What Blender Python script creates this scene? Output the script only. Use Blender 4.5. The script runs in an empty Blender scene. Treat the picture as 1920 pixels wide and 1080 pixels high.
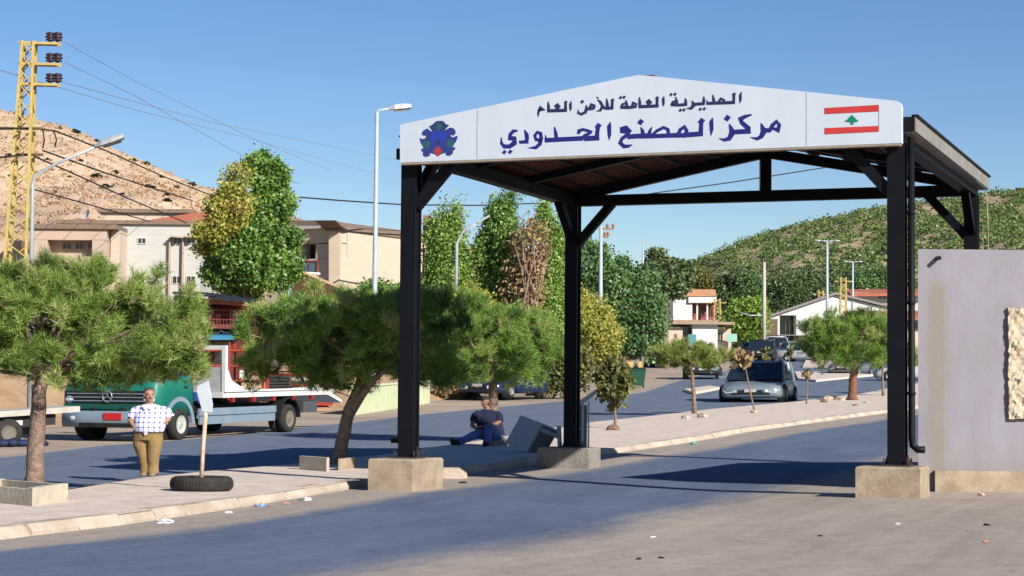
import bpy, math, random
import numpy as np
from math import atan, cos, sin, radians, pi
from mathutils import Vector, Matrix
from mathutils.geometry import tessellate_polygon

sc = bpy.context.scene
COL = sc.collection
# ------------------------------------------------------------------ camera, sky, sun, exposure
FPX, PITCH, ROLL, CH = 3800.0, atan(205 / 3800), radians(0.5), 1.6
cam = bpy.data.cameras.new('camera')
cam.sensor_width = 36.0
cam.lens = 36.0 * FPX / 1920
cam.clip_end = 4000
cam_o = bpy.data.objects.new('camera', cam)
COL.objects.link(cam_o)
cam_o.matrix_world = Matrix.Translation((0, 0, CH)) @ Matrix.Rotation(pi / 2 + PITCH, 4, 'X') @ Matrix.Rotation(ROLL, 4, 'Z')
sc.camera = cam_o
SUN = Vector((1.15, -1.45, 1.0)).normalized()
world = bpy.data.worlds.new('World')
sc.world = world
world.use_nodes = True
wn = world.node_tree
sky = wn.nodes.new('ShaderNodeTexSky')
sky.sky_type = 'NISHITA'
sky.sun_disc = False
sky.sun_elevation = math.asin(SUN.z)
sky.sun_rotation = math.atan2(SUN.x, SUN.y)
sky.altitude = 900
sky.air_density = 1.0
sky.dust_density = 0.3
sky.ozone_density = 1.8
hs = wn.nodes.new('ShaderNodeHueSaturation')
hs.inputs['Hue'].default_value = 0.514
hs.inputs['Saturation'].default_value = 1.3
wn.links.new(sky.outputs[0], hs.inputs['Color'])
wn.links.new(hs.outputs[0], wn.nodes['Background'].inputs[0])
wn.nodes['Background'].inputs[1].default_value = 0.070
sl = bpy.data.lights.new('sun', 'SUN')
sl.energy = 5.0
sl.angle = radians(0.5)
sl.color = (1.0, 0.95, 0.88)
sun_o = bpy.data.objects.new('sun', sl)
COL.objects.link(sun_o)
sun_o.rotation_euler = SUN.to_track_quat('Z', 'Y').to_euler()
sun_o.location = SUN * 60
sc.view_settings.view_transform = 'Standard'
sc.view_settings.look = 'None'
sc.view_settings.exposure = 0.65
sc.view_settings.gamma = 1.0
sc.render.engine = 'CYCLES'
try:
    sc.cycles.use_denoising = True
    sc.cycles.max_bounces = 6
    sc.cycles.transparent_max_bounces = 6
except Exception:
    pass

R = random.Random(7)
NR = np.random.default_rng(11)

# ------------------------------------------------------------------ terrain and survey helpers
S_ = [-500, 36, 42, 47, 57, 88, 95, 110, 141, 162, 213, 300, 600, 3000]
Z_ = [0, 0, .09, .24, .42, 1.25, 1.45, 1.8, 2.9, 3.6, 6.2, 9.0, 14, 30]


def T(x, y):
    b = min(max((x - 3.0) / 2.6, 0), 1)
    b2 = min(max((48 - y) / 12, 0), 1)
    return float(np.interp(y + .5 * x, S_, Z_)) + .09 * b * b * (3 - 2 * b) * b2


def ray(px, py):
    a, b = (px - 960) / FPX, -(py - 540) / FPX
    c, s = cos(ROLL), sin(ROLL)
    a, b = a * c - b * s, b * c + a * s
    c, s = cos(PITCH), sin(PITCH)
    y, z = c - s * b, s + c * b
    return a / y, z / y


def P(px, py, D):
    a, z = ray(px, py)
    return Vector((a * D, D, CH + z * D))


def G(px, py, h=0.0):
    a, z = ray(px, py)
    D = 5.0
    while CH + z * D - T(a * D, D) - h > 0 and D < 1500:
        D *= 1.01
    lo, hi = D / 1.01, D
    for _ in range(40):
        m = (lo + hi) / 2
        if CH + z * m - T(a * m, m) - h > 0:
            lo = m
        else:
            hi = m
    return Vector((a * hi, hi, T(a * hi, hi) + h))


# ------------------------------------------------------------------ materials
MATS = {}
KA = .8


def mat(name, col, col2=None, rough=.8, scale=4.0, amt=.25, bump=0.0, bscale=None, metal=0.0, spec=.3, detail=6, stretch=None):
    if name in MATS:
        return MATS[name]
    m = bpy.data.materials.new(name)
    m.use_nodes = True
    nt = m.node_tree
    b = nt.nodes['Principled BSDF']
    col = tuple(c * KA for c in col)
    col2 = tuple(c * KA for c in col2) if col2 else None
    b.inputs['Roughness'].default_value = rough
    b.inputs['Metallic'].default_value = metal
    b.inputs['Specular IOR Level'].default_value = spec
    tc = nt.nodes.new('ShaderNodeTexCoord')
    src = tc.outputs['Object']
    if stretch:
        mp = nt.nodes.new('ShaderNodeMapping')
        mp.inputs['Scale'].default_value = stretch
        nt.links.new(src, mp.inputs['Vector'])
        src = mp.outputs['Vector']
    n = nt.nodes.new('ShaderNodeTexNoise')
    n.inputs['Scale'].default_value = scale
    n.inputs['Detail'].default_value = detail
    n.inputs['Roughness'].default_value = .65
    nt.links.new(src, n.inputs['Vector'])
    r = nt.nodes.new('ShaderNodeValToRGB')
    c2 = col2 or tuple(max(0, c * (1 - amt)) for c in col)
    r.color_ramp.elements[0].position = .33
    r.color_ramp.elements[1].position = .67
    r.color_ramp.elements[0].color = (*c2, 1)
    r.color_ramp.elements[1].color = (*col, 1)
    nt.links.new(n.outputs['Fac'], r.inputs['Fac'])
    nt.links.new(r.outputs['Color'], b.inputs['Base Color'])
    if bump:
        n2 = nt.nodes.new('ShaderNodeTexNoise')
        n2.inputs['Scale'].default_value = bscale or scale * 8
        n2.inputs['Detail'].default_value = 8
        nt.links.new(src, n2.inputs['Vector'])
        bp = nt.nodes.new('ShaderNodeBump')
        bp.inputs['Strength'].default_value = bump
        bp.inputs['Distance'].default_value = .05
        nt.links.new(n2.outputs['Fac'], bp.inputs['Height'])
        nt.links.new(bp.outputs['Normal'], b.inputs['Normal'])
    MATS[name] = m
    return m


def leaf_mat(name, cols, trans=.3):
    if name in MATS:
        return MATS[name]
    m = bpy.data.materials.new(name)
    m.use_nodes = True
    nt = m.node_tree
    nt.nodes.clear()
    out = nt.nodes.new('ShaderNodeOutputMaterial')
    at = nt.nodes.new('ShaderNodeAttribute')
    at.attribute_name = 'tint'
    r = nt.nodes.new('ShaderNodeValToRGB')
    els = r.color_ramp.elements
    for i, c in enumerate(cols):
        p = i / (len(cols) - 1)
        e = els[i] if i < 2 else els.new(p)
        e.position = p
        e.color = (*c, 1)
    for i, c in enumerate(cols):
        els[i].position = i / (len(cols) - 1)
        els[i].color = (*c, 1)
    nt.links.new(at.outputs['Fac'], r.inputs['Fac'])
    d = nt.nodes.new('ShaderNodeBsdfDiffuse')
    t = nt.nodes.new('ShaderNodeBsdfTranslucent')
    g = nt.nodes.new('ShaderNodeBsdfGlossy')
    g.inputs['Roughness'].default_value = .45
    mx = nt.nodes.new('ShaderNodeMixShader')
    mx.inputs[0].default_value = trans
    mx2 = nt.nodes.new('ShaderNodeMixShader')
    mx2.inputs[0].default_value = .03
    nt.links.new(r.outputs[0], d.inputs[0])
    nt.links.new(r.outputs[0], t.inputs[0])
    nt.links.new(d.outputs[0], mx.inputs[1])
    nt.links.new(t.outputs[0], mx.inputs[2])
    nt.links.new(mx.outputs[0], mx2.inputs[1])
    nt.links.new(g.outputs[0], mx2.inputs[2])
    nt.links.new(mx2.outputs[0], out.inputs[0])
    MATS[name] = m
    return m


def glass_mat(name='window_glass', col=(.02, .03, .04), rough=.05):
    if name in MATS:
        return MATS[name]
    m = bpy.data.materials.new(name)
    m.use_nodes = True
    b = m.node_tree.nodes['Principled BSDF']
    b.inputs['Base Color'].default_value = (*col, 1)
    b.inputs['Roughness'].default_value = rough
    b.inputs['Specular IOR Level'].default_value = .6
    MATS[name] = m
    return m


def road_mat(name, asphalt, asphalt2, dust, dust2, lo, hi, soft):
    """asphalt with dusty margins: the UV v coordinate runs across the carriageway"""
    m = bpy.data.materials.new(name)
    m.use_nodes = True
    nt = m.node_tree
    L = nt.links.new
    b = nt.nodes['Principled BSDF']
    b.inputs['Roughness'].default_value = .85
    b.inputs['Specular IOR Level'].default_value = .25
    uv = nt.nodes.new('ShaderNodeUVMap')
    sep = nt.nodes.new('ShaderNodeSeparateXYZ')
    L(uv.outputs[0], sep.inputs[0])
    tc = nt.nodes.new('ShaderNodeTexCoord')
    # mottling stretched along the road
    mp = nt.nodes.new('ShaderNodeMapping')
    mp.inputs['Scale'].default_value = (.22, 9.0, 1)
    L(uv.outputs[0], mp.inputs['Vector'])
    n1 = nt.nodes.new('ShaderNodeTexNoise')
    n1.inputs['Scale'].default_value = 1.0
    n1.inputs['Detail'].default_value = 8
    n1.inputs['Roughness'].default_value = .7
    L(mp.outputs[0], n1.inputs['Vector'])
    n2 = nt.nodes.new('ShaderNodeTexNoise')
    n2.inputs['Scale'].default_value = 22
    n2.inputs['Detail'].default_value = 6
    n2.inputs['Roughness'].default_value = .8
    L(tc.outputs['Object'], n2.inputs['Vector'])

    def math_(op, a, bb):
        q = nt.nodes.new('ShaderNodeMath')
        q.operation = op
        for i, v in enumerate((a, bb)):
            if isinstance(v, (int, float)):
                q.inputs[i].default_value = v
            else:
                L(v, q.inputs[i])
        return q.outputs[0]

    def ramp(v, c0, c1, p0=.3, p1=.7):
        r = nt.nodes.new('ShaderNodeValToRGB')
        r.color_ramp.elements[0].position = p0
        r.color_ramp.elements[1].position = p1
        r.color_ramp.elements[0].color = (*c0, 1)
        r.color_ramp.elements[1].color = (*c1, 1)
        L(v, r.inputs[0])
        return r.outputs[0]
    fac = math_('ADD', math_('MULTIPLY', n1.outputs['Fac'], .6), math_('MULTIPLY', n2.outputs['Fac'], .4))
    ca = ramp(fac, asphalt2, asphalt, .35, .65)
    cd = ramp(fac, dust2, dust, .35, .65)
    v = math_('ADD', sep.outputs['Y'], math_('MULTIPLY', math_('SUBTRACT', fac, .5), soft * 2.2))

    def smooth(a, bb):
        q = nt.nodes.new('ShaderNodeMapRange')
        q.interpolation_type = 'SMOOTHSTEP'
        L(v, q.inputs[0])
        q.inputs[1].default_value = a
        q.inputs[2].default_value = bb
        return q.outputs[0]
    k = math_('MULTIPLY', smooth(lo - soft * .25, lo + soft * .25), math_('SUBTRACT', 1.0, smooth(hi - soft * .6, hi + soft * .6)))
    mx = nt.nodes.new('ShaderNodeMix')
    mx.data_type = 'RGBA'
    L(k, mx.inputs['Factor'])
    L(cd, mx.inputs['A'])
    L(ca, mx.inputs['B'])
    L(mx.outputs['Result'], b.inputs['Base Color'])
    # aggregate grain, cracks and oil spots belonging to the surface
    def noise(scale, detail, rough_=.6):
        q = nt.nodes.new('ShaderNodeTexNoise')
        q.inputs['Scale'].default_value = scale
        q.inputs['Detail'].default_value = detail
        q.inputs['Roughness'].default_value = rough_
        L(tc.outputs['Object'], q.inputs['Vector'])
        return q
    g1 = noise(34, 3, .9)
    vo = nt.nodes.new('ShaderNodeTexVoronoi')
    vo.feature = 'DISTANCE_TO_EDGE'
    vo.inputs['Scale'].default_value = .55
    wp = noise(1.1, 6)
    va = nt.nodes.new('ShaderNodeVectorMath')
    va.operation = 'MULTIPLY_ADD'
    L(wp.outputs['Color'], va.inputs[0])
    va.inputs[1].default_value = (1.6, 1.6, 0)
    L(tc.outputs['Object'], va.inputs[2])
    L(va.outputs[0], vo.inputs['Vector'])
    ck = nt.nodes.new('ShaderNodeMapRange')
    L(vo.outputs['Distance'], ck.inputs[0])
    ck.inputs[1].default_value = .0
    ck.inputs[2].default_value = .022
    ck.inputs[3].default_value = .86
    ck.inputs[4].default_value = 1.0
    spots = noise(.9, 5)
    so_ = nt.nodes.new('ShaderNodeMapRange')
    L(spots.outputs['Fac'], so_.inputs[0])
    so_.inputs[1].default_value = .62
    so_.inputs[2].default_value = .72
    so_.inputs[3].default_value = 1.0
    so_.inputs[4].default_value = .82
    g2 = noise(5.5, 6, .85)
    g3 = noise(1.6, 8, .8)
    mp2 = nt.nodes.new('ShaderNodeMapping')
    mp2.inputs['Scale'].default_value = (.12, 46.0, 1)
    L(uv.outputs[0], mp2.inputs['Vector'])
    st = nt.nodes.new('ShaderNodeTexNoise')
    st.inputs['Scale'].default_value = 1.0
    st.inputs['Detail'].default_value = 5
    L(mp2.outputs[0], st.inputs['Vector'])
    gr = math_('ADD', math_('ADD', math_('MULTIPLY', g1.outputs['Fac'], .7), math_('MULTIPLY', g2.outputs['Fac'], .75)), math_('SUBTRACT', math_('ADD', math_('MULTIPLY', g3.outputs['Fac'], .5), math_('MULTIPLY', st.outputs['Fac'], .45)), .20))
    tot = math_('MULTIPLY', math_('MULTIPLY', gr, so_.outputs[0]), ck.outputs[0])
    sc_ = nt.nodes.new('ShaderNodeVectorMath')
    sc_.operation = 'SCALE'
    L(mx.outputs['Result'], sc_.inputs[0])
    L(tot, sc_.inputs['Scale'])
    L(sc_.outputs[0], b.inputs['Base Color'])
    bp = nt.nodes.new('ShaderNodeBump')
    bp.inputs['Strength'].default_value = .35
    bp.inputs['Distance'].default_value = .02
    n3 = nt.nodes.new('ShaderNodeTexNoise')
    n3.inputs['Scale'].default_value = 60
    n3.inputs['Detail'].default_value = 4
    L(tc.outputs['Object'], n3.inputs['Vector'])
    L(n3.outputs['Fac'], bp.inputs['Height'])
    L(bp.outputs['Normal'], b.inputs['Normal'])
    return m


# ------------------------------------------------------------------ mesh builder and object registry
class MB:
    def __init__(s):
        s.v, s.f, s.m, s.s = [], [], [], []

    def add(s, vs, fs, m=0, smooth=False):
        o = len(s.v)
        s.v += [tuple(p) for p in vs]
        for f in fs:
            s.f.append([i + o for i in f])
            s.m.append(m)
            s.s.append(smooth)
        return s

    def obox(s, o, a, b, c, m=0):
        o, a, b, c = map(Vector, (o, a, b, c))
        if a.cross(b).dot(c) < 0:
            a, b = b, a
        v = [o, o + a, o + a + b, o + b, o + c, o + a + c, o + a + b + c, o + b + c]
        return s.add(v, [(0, 3, 2, 1), (4, 5, 6, 7), (0, 1, 5, 4), (1, 2, 6, 5), (2, 3, 7, 6), (3, 0, 4, 7)], m)

    def box(s, c, d, m=0, rot=None):
        c = Vector(c)
        ax = [Vector((d[0], 0, 0)), Vector((0, d[1], 0)), Vector((0, 0, d[2]))]
        if rot is not None:
            ax = [rot @ a for a in ax]
        return s.obox(c - (ax[0] + ax[1] + ax[2]) / 2, *ax, m)

    def bar(s, a, b, w, h, m=0, up=(0, 0, 1)):
        a, b = Vector(a), Vector(b)
        d = (b - a).normalized()
        u = Vector(up)
        if abs(d.dot(u)) > .98:
            u = Vector((1, 0, 0))
        x = d.cross(u).normalized()
        y = x.cross(d)
        return s.obox(a - x * w / 2 - y * h / 2, x * w, y * h, b - a, m)

    def tube(s, pts, r, n=8, m=0, cap=True, smooth=True):
        pts = [Vector(p) for p in pts]
        if not isinstance(r, (list, tuple)):
            r = [r] * len(pts)
        vs, fs = [], []
        prev = None
        for i, p in enumerate(pts):
            d = (pts[min(i + 1, len(pts) - 1)] - pts[max(i - 1, 0)]).normalized()
            if prev is None:
                x = d.orthogonal().normalized()
            else:
                x = (prev - d * prev.dot(d))
                x = x.normalized() if x.length > 1e-6 else d.orthogonal().normalized()
            prev = x
            y = d.cross(x)
            rr = r[i] if isinstance(r[i], (list, tuple)) else (r[i], r[i])
            for k in range(n):
                t = 2 * pi * k / n
                vs.append(p + x * cos(t) * rr[0] + y * sin(t) * rr[1])
        for i in range(len(pts) - 1):
            for k in range(n):
                k2 = (k + 1) % n
                fs.append((i * n + k, i * n + k2, (i + 1) * n + k2, (i + 1) * n + k))
        s.add(vs, fs, m, smooth)
        if cap:
            o = len(s.v) - len(vs)
            s.f.append([o + k for k in reversed(range(n))]); s.m.append(m); s.s.append(False)
            e = o + (len(pts) - 1) * n
            s.f.append([e + k for k in range(n)]); s.m.append(m); s.s.append(False)
        return s

    def ell(s, c, r, n=12, m=0, rot=None):
        c = Vector(c)
        h = max(6, n // 2)
        vs, fs = [], []
        for i in range(h + 1):
            a = pi * i / h
            for k in range(n):
                t = 2 * pi * k / n
                q = Vector((r[0] * sin(a) * cos(t), r[1] * sin(a) * sin(t), r[2] * cos(a)))
                if rot is not None:
                    q = rot @ q
                vs.append(c + q)
        for i in range(h):
            for k in range(n):
                k2 = (k + 1) % n
                fs.append((i * n + k, (i + 1) * n + k, (i + 1) * n + k2, i * n + k2))
        return s.add(vs, fs, m, True)

    def lathe(s, prof, c, axis=(0, 0, 1), n=24, m=0, smooth=True):
        """prof: list of (radius, height)"""
        q = Vector(axis).to_track_quat('Z', 'Y').to_matrix()
        c = Vector(c)
        vs, fs = [], []
        for r, h in prof:
            for k in range(n):
                t = 2 * pi * k / n
                vs.append(c + q @ Vector((r * cos(t), r * sin(t), h)))
        for i in range(len(prof) - 1):
            for k in range(n):
                k2 = (k + 1) % n
                fs.append((i * n + k, i * n + k2, (i + 1) * n + k2, (i + 1) * n + k))
        return s.add(vs, fs, m, smooth)

    def prism(s, poly, vec, m=0):
        poly = [Vector(p) for p in poly]
        vec = Vector(vec)
        n = len(poly)
        tri = tessellate_polygon([poly])
        vs = poly + [p + vec for p in poly]
        fs = [tuple(t) for t in tri] + [tuple(i + n for i in reversed(t)) for t in tri]
        fs += [(i, (i + 1) % n, (i + 1) % n + n, i + n) for i in range(n)]
        return s.add(vs, fs, m)

    def loft(s, rings, m=0, smooth=True, cap=True):
        n = len(rings[0])
        vs = [p for r in rings for p in r]
        fs = []
        for i in range(len(rings) - 1):
            for k in range(n):
                k2 = (k + 1) % n
                fs.append((i * n + k, i * n + k2, (i + 1) * n + k2, (i + 1) * n + k))
        if cap:
            fs.append(tuple(reversed(range(n))))
            e = (len(rings) - 1) * n
            fs.append(tuple(e + k for k in range(n)))
        return s.add(vs, fs, m, smooth)

    def mesh(s, name, mats, off=Vector((0, 0, 0))):
        me = bpy.data.meshes.new(name)
        me.from_pydata([(p[0] - off[0], p[1] - off[1], p[2] - off[2]) for p in s.v], [], s.f)
        for q in (mats if isinstance(mats, (list, tuple)) else [mats]):
            me.materials.append(q)
        me.polygons.foreach_set('material_index', s.m)
        me.polygons.foreach_set('use_smooth', s.s)
        me.update()
        return me


def origin(o):
    v = Vector((0, 0, 0))
    while o is not None:
        v += o.location
        o = o.parent
    return v


def tag(o, label, cat, group=None):
    o['label'] = label
    o['category'] = cat
    if group:
        o['group'] = group
    return o


def thing(name, label, cat, loc, rz=0, group=None):
    o = bpy.data.objects.new(name, None)
    o.empty_display_size = .3
    o.location = loc
    o.rotation_euler = (0, 0, rz)
    COL.objects.link(o)
    return tag(o, label, cat, group)


def part(name, mb, mats, parent, local=False, label=None):
    """mesh in world coordinates (or local ones when the thing is turned) under its thing"""
    me = mb.mesh(name, mats, Vector((0, 0, 0)) if local else origin(parent)) if isinstance(mb, MB) else mb
    o = bpy.data.objects.new(name, me)
    COL.objects.link(o)
    o.parent = parent
    if label:
        o['label'] = label
    return o


def single(name, mb, mats, loc, label, cat, group=None):
    me = mb.mesh(name, mats, Vector(loc))
    o = bpy.data.objects.new(name, me)
    o.location = loc
    COL.objects.link(o)
    return tag(o, label, cat, group)


def struct(name, mb, mats, kind='structure'):
    o = bpy.data.objects.new(name, mb.mesh(name, mats) if isinstance(mb, MB) else mb)
    COL.objects.link(o)
    o['kind'] = kind
    return o


def np_mesh(name, verts, faces, tint, material, off=(0, 0, 0)):
    """verts (N,3), faces (M,k) all of one size, tint per face"""
    me = bpy.data.meshes.new(name)
    v = np.asarray(verts, dtype=np.float32) - np.asarray(off, dtype=np.float32)
    f = np.asarray(faces, dtype=np.int32)
    k = f.shape[1]
    me.vertices.add(len(v))
    me.vertices.foreach_set('co', v.ravel())
    me.loops.add(f.size)
    me.loops.foreach_set('vertex_index', f.ravel())
    me.polygons.add(len(f))
    me.polygons.foreach_set('loop_start', np.arange(0, f.size, k, dtype=np.int32))
    me.polygons.foreach_set('loop_total', np.full(len(f), k, dtype=np.int32))
    me.update(calc_edges=True)
    a = me.attributes.new('tint', 'FLOAT', 'FACE')
    a.data.foreach_set('value', np.asarray(tint, dtype=np.float32))
    me.materials.append(material)
    me.validate()
    return me


def unit(n):
    d = NR.normal(size=(n, 3))
    return d / np.linalg.norm(d, axis=1, keepdims=True)


def leaf_quads(c, size, tint, aspect=1.6, jit=.4, droop=0):
    n = len(c)
    a = unit(n)
    a[:, 2] -= droop
    a /= np.linalg.norm(a, axis=1, keepdims=True)
    b = np.cross(a, unit(n))
    b /= np.linalg.norm(b, axis=1, keepdims=True) + 1e-9
    s = size * (1 + jit * (NR.random((n, 1)) * 2 - 1))
    a = a * s * aspect * .5
    b = b * s * .5
    v = np.stack([c - a, c + b, c + a, c - b], 1).reshape(-1, 3)
    f = np.arange(4 * n).reshape(n, 4)
    return v, f, tint


def clump_points(blobs, n_clump, per, spread, shell=.55, flat=1.0):
    """blobs: (centre, radii). clump centres in the outer shells, leaves gathered round them"""
    vol = np.array([r[0] * r[1] * r[2] for _, r in blobs]) ** .75
    vol = vol / vol.sum()
    idx = NR.choice(len(blobs), n_clump, p=vol)
    C = np.array([tuple(b[0]) for b in blobs])[idx]
    Rr = np.array([tuple(b[1]) for b in blobs])[idx]
    rad = (shell ** 3 + (1 - shell ** 3) * NR.random((n_clump, 1))) ** (1 / 3)
    d = unit(n_clump)
    cc = C + d * rad * Rr
    t = np.clip(NR.normal(.5, .2, n_clump), 0, 1)
    pts = np.repeat(cc, per, 0) + NR.normal(size=(n_clump * per, 3)) * np.array([spread, spread, spread * flat])
    tt = np.clip(np.repeat(t, per) + NR.normal(0, .12, n_clump * per), 0, 1)
    return pts, tt, cc, d


def blobs_px(lst, D, squash=1.0):
    """(px,py,rx,ry[,dD]) circles seen in the photo -> ellipsoids in metres at distance D"""
    out = []
    for q in lst:
        px, py, rx, ry = q[:4]
        d = D + (q[4] if len(q) > 4 else 0)
        k = d / FPX
        out.append((P(px, py, d), (rx * k, max(.3, min(rx, ry * 1.6) * k * squash), ry * k)))
    return out


BARK = mat('bark', (.36, .25, .19), (.15, .1, .07), .95, 9, bump=.8, bscale=30)
BARK2 = mat('bark_pale', (.42, .29, .2), (.2, .13, .085), .95, 9, bump=.6, bscale=30)


def limbs(mb, fork, cc, n, r0):
    if len(cc) == 0:
        return
    for i in NR.choice(len(cc), min(n, len(cc)), replace=False):
        e = Vector(cc[i])
        m_ = fork.lerp(e, .5) + Vector((R.uniform(-.1, .1), R.uniform(-.1, .1), R.uniform(-.05, .15)))
        mb.tube([fork, m_, e], [r0, r0 * .6, r0 * .15], 5, cap=False)


def pine(label, trunk, r, blobs, n_tuft, needles, nlen, nw, mt, cat='tree', group=None, nlimb=24, name='pine_tree', bark=None):
    """umbrella pine: trunk path (world), crown of long needle tufts"""
    base = Vector(trunk[0])
    t = thing(name, label, cat, base, group=group)
    mb = MB()
    k = len(trunk)
    path = []
    for i in range(k - 1):
        for q in range(4):
            p = Vector(trunk[i]).lerp(Vector(trunk[i + 1]), q / 4)
            path.append(p + Vector((R.uniform(-1, 1), R.uniform(-1, 1), 0)) * r * .12)
    path.append(Vector(trunk[-1]))
    rr = [r * (1.35 if i == 0 else 1.0 - .35 * i / len(path)) for i in range(len(path))]
    mb.tube(path, rr, 10)
    per = 13
    _, tc_, c0, d0 = clump_points(blobs, max(4, n_tuft // per), 1, .02, shell=.5)
    stray = NR.random((len(c0), 1)) < .2
    c0 = c0 + stray * d0 * nlen * (.4 + 1.3 * NR.random((len(c0), 1))) * np.array([1, 1, .7])
    limbs(mb, Vector(trunk[-1]), c0, nlimb, r * .38)
    part('trunk', mb, bark or BARK, t)
    off = unit(len(c0) * per)
    off += np.repeat(d0, per, 0) * .55 + np.array([0, 0, .3])
    off /= np.linalg.norm(off, axis=1, keepdims=True)
    cc = np.repeat(c0, per, 0) + off * nlen * (.35 + .75 * NR.random((len(c0) * per, 1)))
    d = off
    tcl = np.repeat(np.clip(NR.normal(.5, .25, len(c0)), 0, 1), per)
    n = len(cc)
    up = d * .75 + np.array([0, 0, .55]) + NR.normal(0, .25, (n, 3))
    up /= np.linalg.norm(up, axis=1, keepdims=True)
    dirs = np.repeat(up, needles, 0) * .75 + unit(n * needles) * .8
    dirs[:, 2] += .12
    dirs /= np.linalg.norm(dirs, axis=1, keepdims=True)
    o = np.repeat(cc, needles, 0) + np.repeat(up, needles, 0) * (NR.random((n * needles, 1)) - .5) * nlen * 1.2
    L = nlen * (.6 + .6 * NR.random((n * needles, 1)))
    side = np.cross(dirs, unit(n * needles))
    side /= np.linalg.norm(side, axis=1, keepdims=True) + 1e-9
    v = np.stack([o - side * nw * .5, o + side * nw * .5, o + dirs * L], 1).reshape(-1, 3)
    f = np.arange(len(v)).reshape(-1, 3)
    tint = np.clip(np.repeat(tcl + NR.normal(0, .1, n), needles) + NR.normal(0, .1, n * needles), 0, 1)
    part('crown', np_mesh('crown', v, f, tint, mt, base), None, t)
    return t


def sub_blobs(blobs, n, upright=1.0):
    """break smooth ellipsoids into many small overlapping lobes so the outline is ragged"""
    vol = np.array([r[0] * r[1] * r[2] for _, r in blobs]) ** .7
    idx = NR.choice(len(blobs), n, p=vol / vol.sum())
    out = []
    for i in idx:
        c, r = blobs[i]
        d = unit(1)[0] * (.35 + .6 * NR.random())
        k = .22 + .2 * NR.random()
        m = (r[0] * r[1] * r[2]) ** (1 / 3) * k
        out.append((Vector((c[0] + d[0] * r[0], c[1] + d[1] * r[1], c[2] + d[2] * r[2])), (m / upright ** .5, m / upright ** .5, m * upright)))
    return out


def leafy(name, label, base, trunk_top, r, blobs, n_clump, per, spread, size, mt, cat='tree', group=None, nlimb=14, shell=.4, aspect=1.6, droop=0, flat=1.0, bark=None, lobes=0, upright=1.0):
    base = Vector(base)
    t = thing(name, label, cat, base, group=group)
    mb = MB()
    tt_ = Vector(trunk_top)
    if lobes:
        blobs = sub_blobs(blobs, lobes, upright)
    mid = base.lerp(tt_, .5) + Vector((R.uniform(-.3, .3) * r * 2, 0, 0))
    mb.tube([base, base.lerp(mid, .15), mid, tt_], [r * 1.3, r, r * .85, r * .6], 8)
    pts, tt, cc, d = clump_points(blobs, n_clump, per, spread, shell=shell, flat=flat)
    limbs(mb, tt_, cc, nlimb, r * .4)
    part('trunk', mb, bark or BARK, t)
    v, f, ti = leaf_quads(pts, size, tt, aspect, droop=droop)
    part('crown', np_mesh('crown', v, f, ti, mt, base), None, t)
    return t

# ------------------------------------------------------------------ ground, roads, island, hills
SAND = mat('sandy_ground', (.50, .40, .30), (.34, .26, .19), .95, .35, bump=.4, bscale=9)
PAVE = mat('dusty_pavement', (.82, .69, .57), (.62, .51, .42), .9, 2.6, bump=.45, bscale=22, detail=14)
KERB = mat('kerb_stone', (.66, .56, .44), (.42, .34, .25), .85, 1.1, bump=.4, bscale=20)


def axis_pts(*seg):
    out = []
    for a, b, st in seg:
        out += list(np.arange(a, b, st))
    return out + [seg[-1][1]]


def ground_sheet():
    xs = axis_pts((-700, -60, 40), (-60, -20, 4), (-20, 44, 1), (44, 100, 4), (100, 700, 40))
    ys = axis_pts((-40, 0, 8), (0, 120, 1), (120, 320, 4), (320, 1400, 60))
    mb = MB()
    vs = [(x, y, T(x, y)) for y in ys for x in xs]
    n = len(xs)
    fs = [(j * n + i, j * n + i + 1, (j + 1) * n + i + 1, (j + 1) * n + i) for j in range(len(ys) - 1) for i in range(n - 1)]
    mb.add(vs, fs, 0, True)
    struct('ground', mb, SAND)


ground_sheet()


def resample(line, n):
    pts = [Vector(p) for p in line]
    d = [0]
    for a, b in zip(pts, pts[1:]):
        d.append(d[-1] + (b - a).length)
    out = []
    for i in range(n):
        q = d[-1] * i / (n - 1)
        k = 0
        while k < len(d) - 2 and d[k + 1] < q:
            k += 1
        f = (q - d[k]) / max(1e-6, d[k + 1] - d[k])
        out.append(pts[k].lerp(pts[k + 1], f))
    return out


def strip(name, upper, lower, h, material, n=90, m=14, kind='structure'):
    """a draped road sheet between two ground lines, UV = (metres along, 0..1 across)"""
    U, Lw = resample(upper, n), resample(lower, n)
    vs, fs, uv = [], [], []
    al = 0
    for i in range(n):
        if i:
            al += (((U[i] + Lw[i]) - (U[i - 1] + Lw[i - 1])) / 2).length
        for j in range(m):
            p = U[i].lerp(Lw[i], j / (m - 1))
            vs.append((p.x, p.y, T(p.x, p.y) + h))
            uv.append((al, j / (m - 1)))
    for i in range(n - 1):
        for j in range(m - 1):
            fs.append((i * m + j, (i + 1) * m + j, (i + 1) * m + j + 1, i * m + j + 1))
    mb = MB()
    mb.add(vs, fs, 0, True)
    me = mb.mesh(name, material)
    l = me.uv_layers.new(name='UVMap')
    for lp in me.loops:
        l.data[lp.index].uv = uv[lp.vertex_index]
    o = bpy.data.objects.new(name, me)
    COL.objects.link(o)
    o['kind'] = kind
    # face upwards
    if me.polygons[0].normal.z < 0:
        me.flip_normals()
    return o


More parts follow.
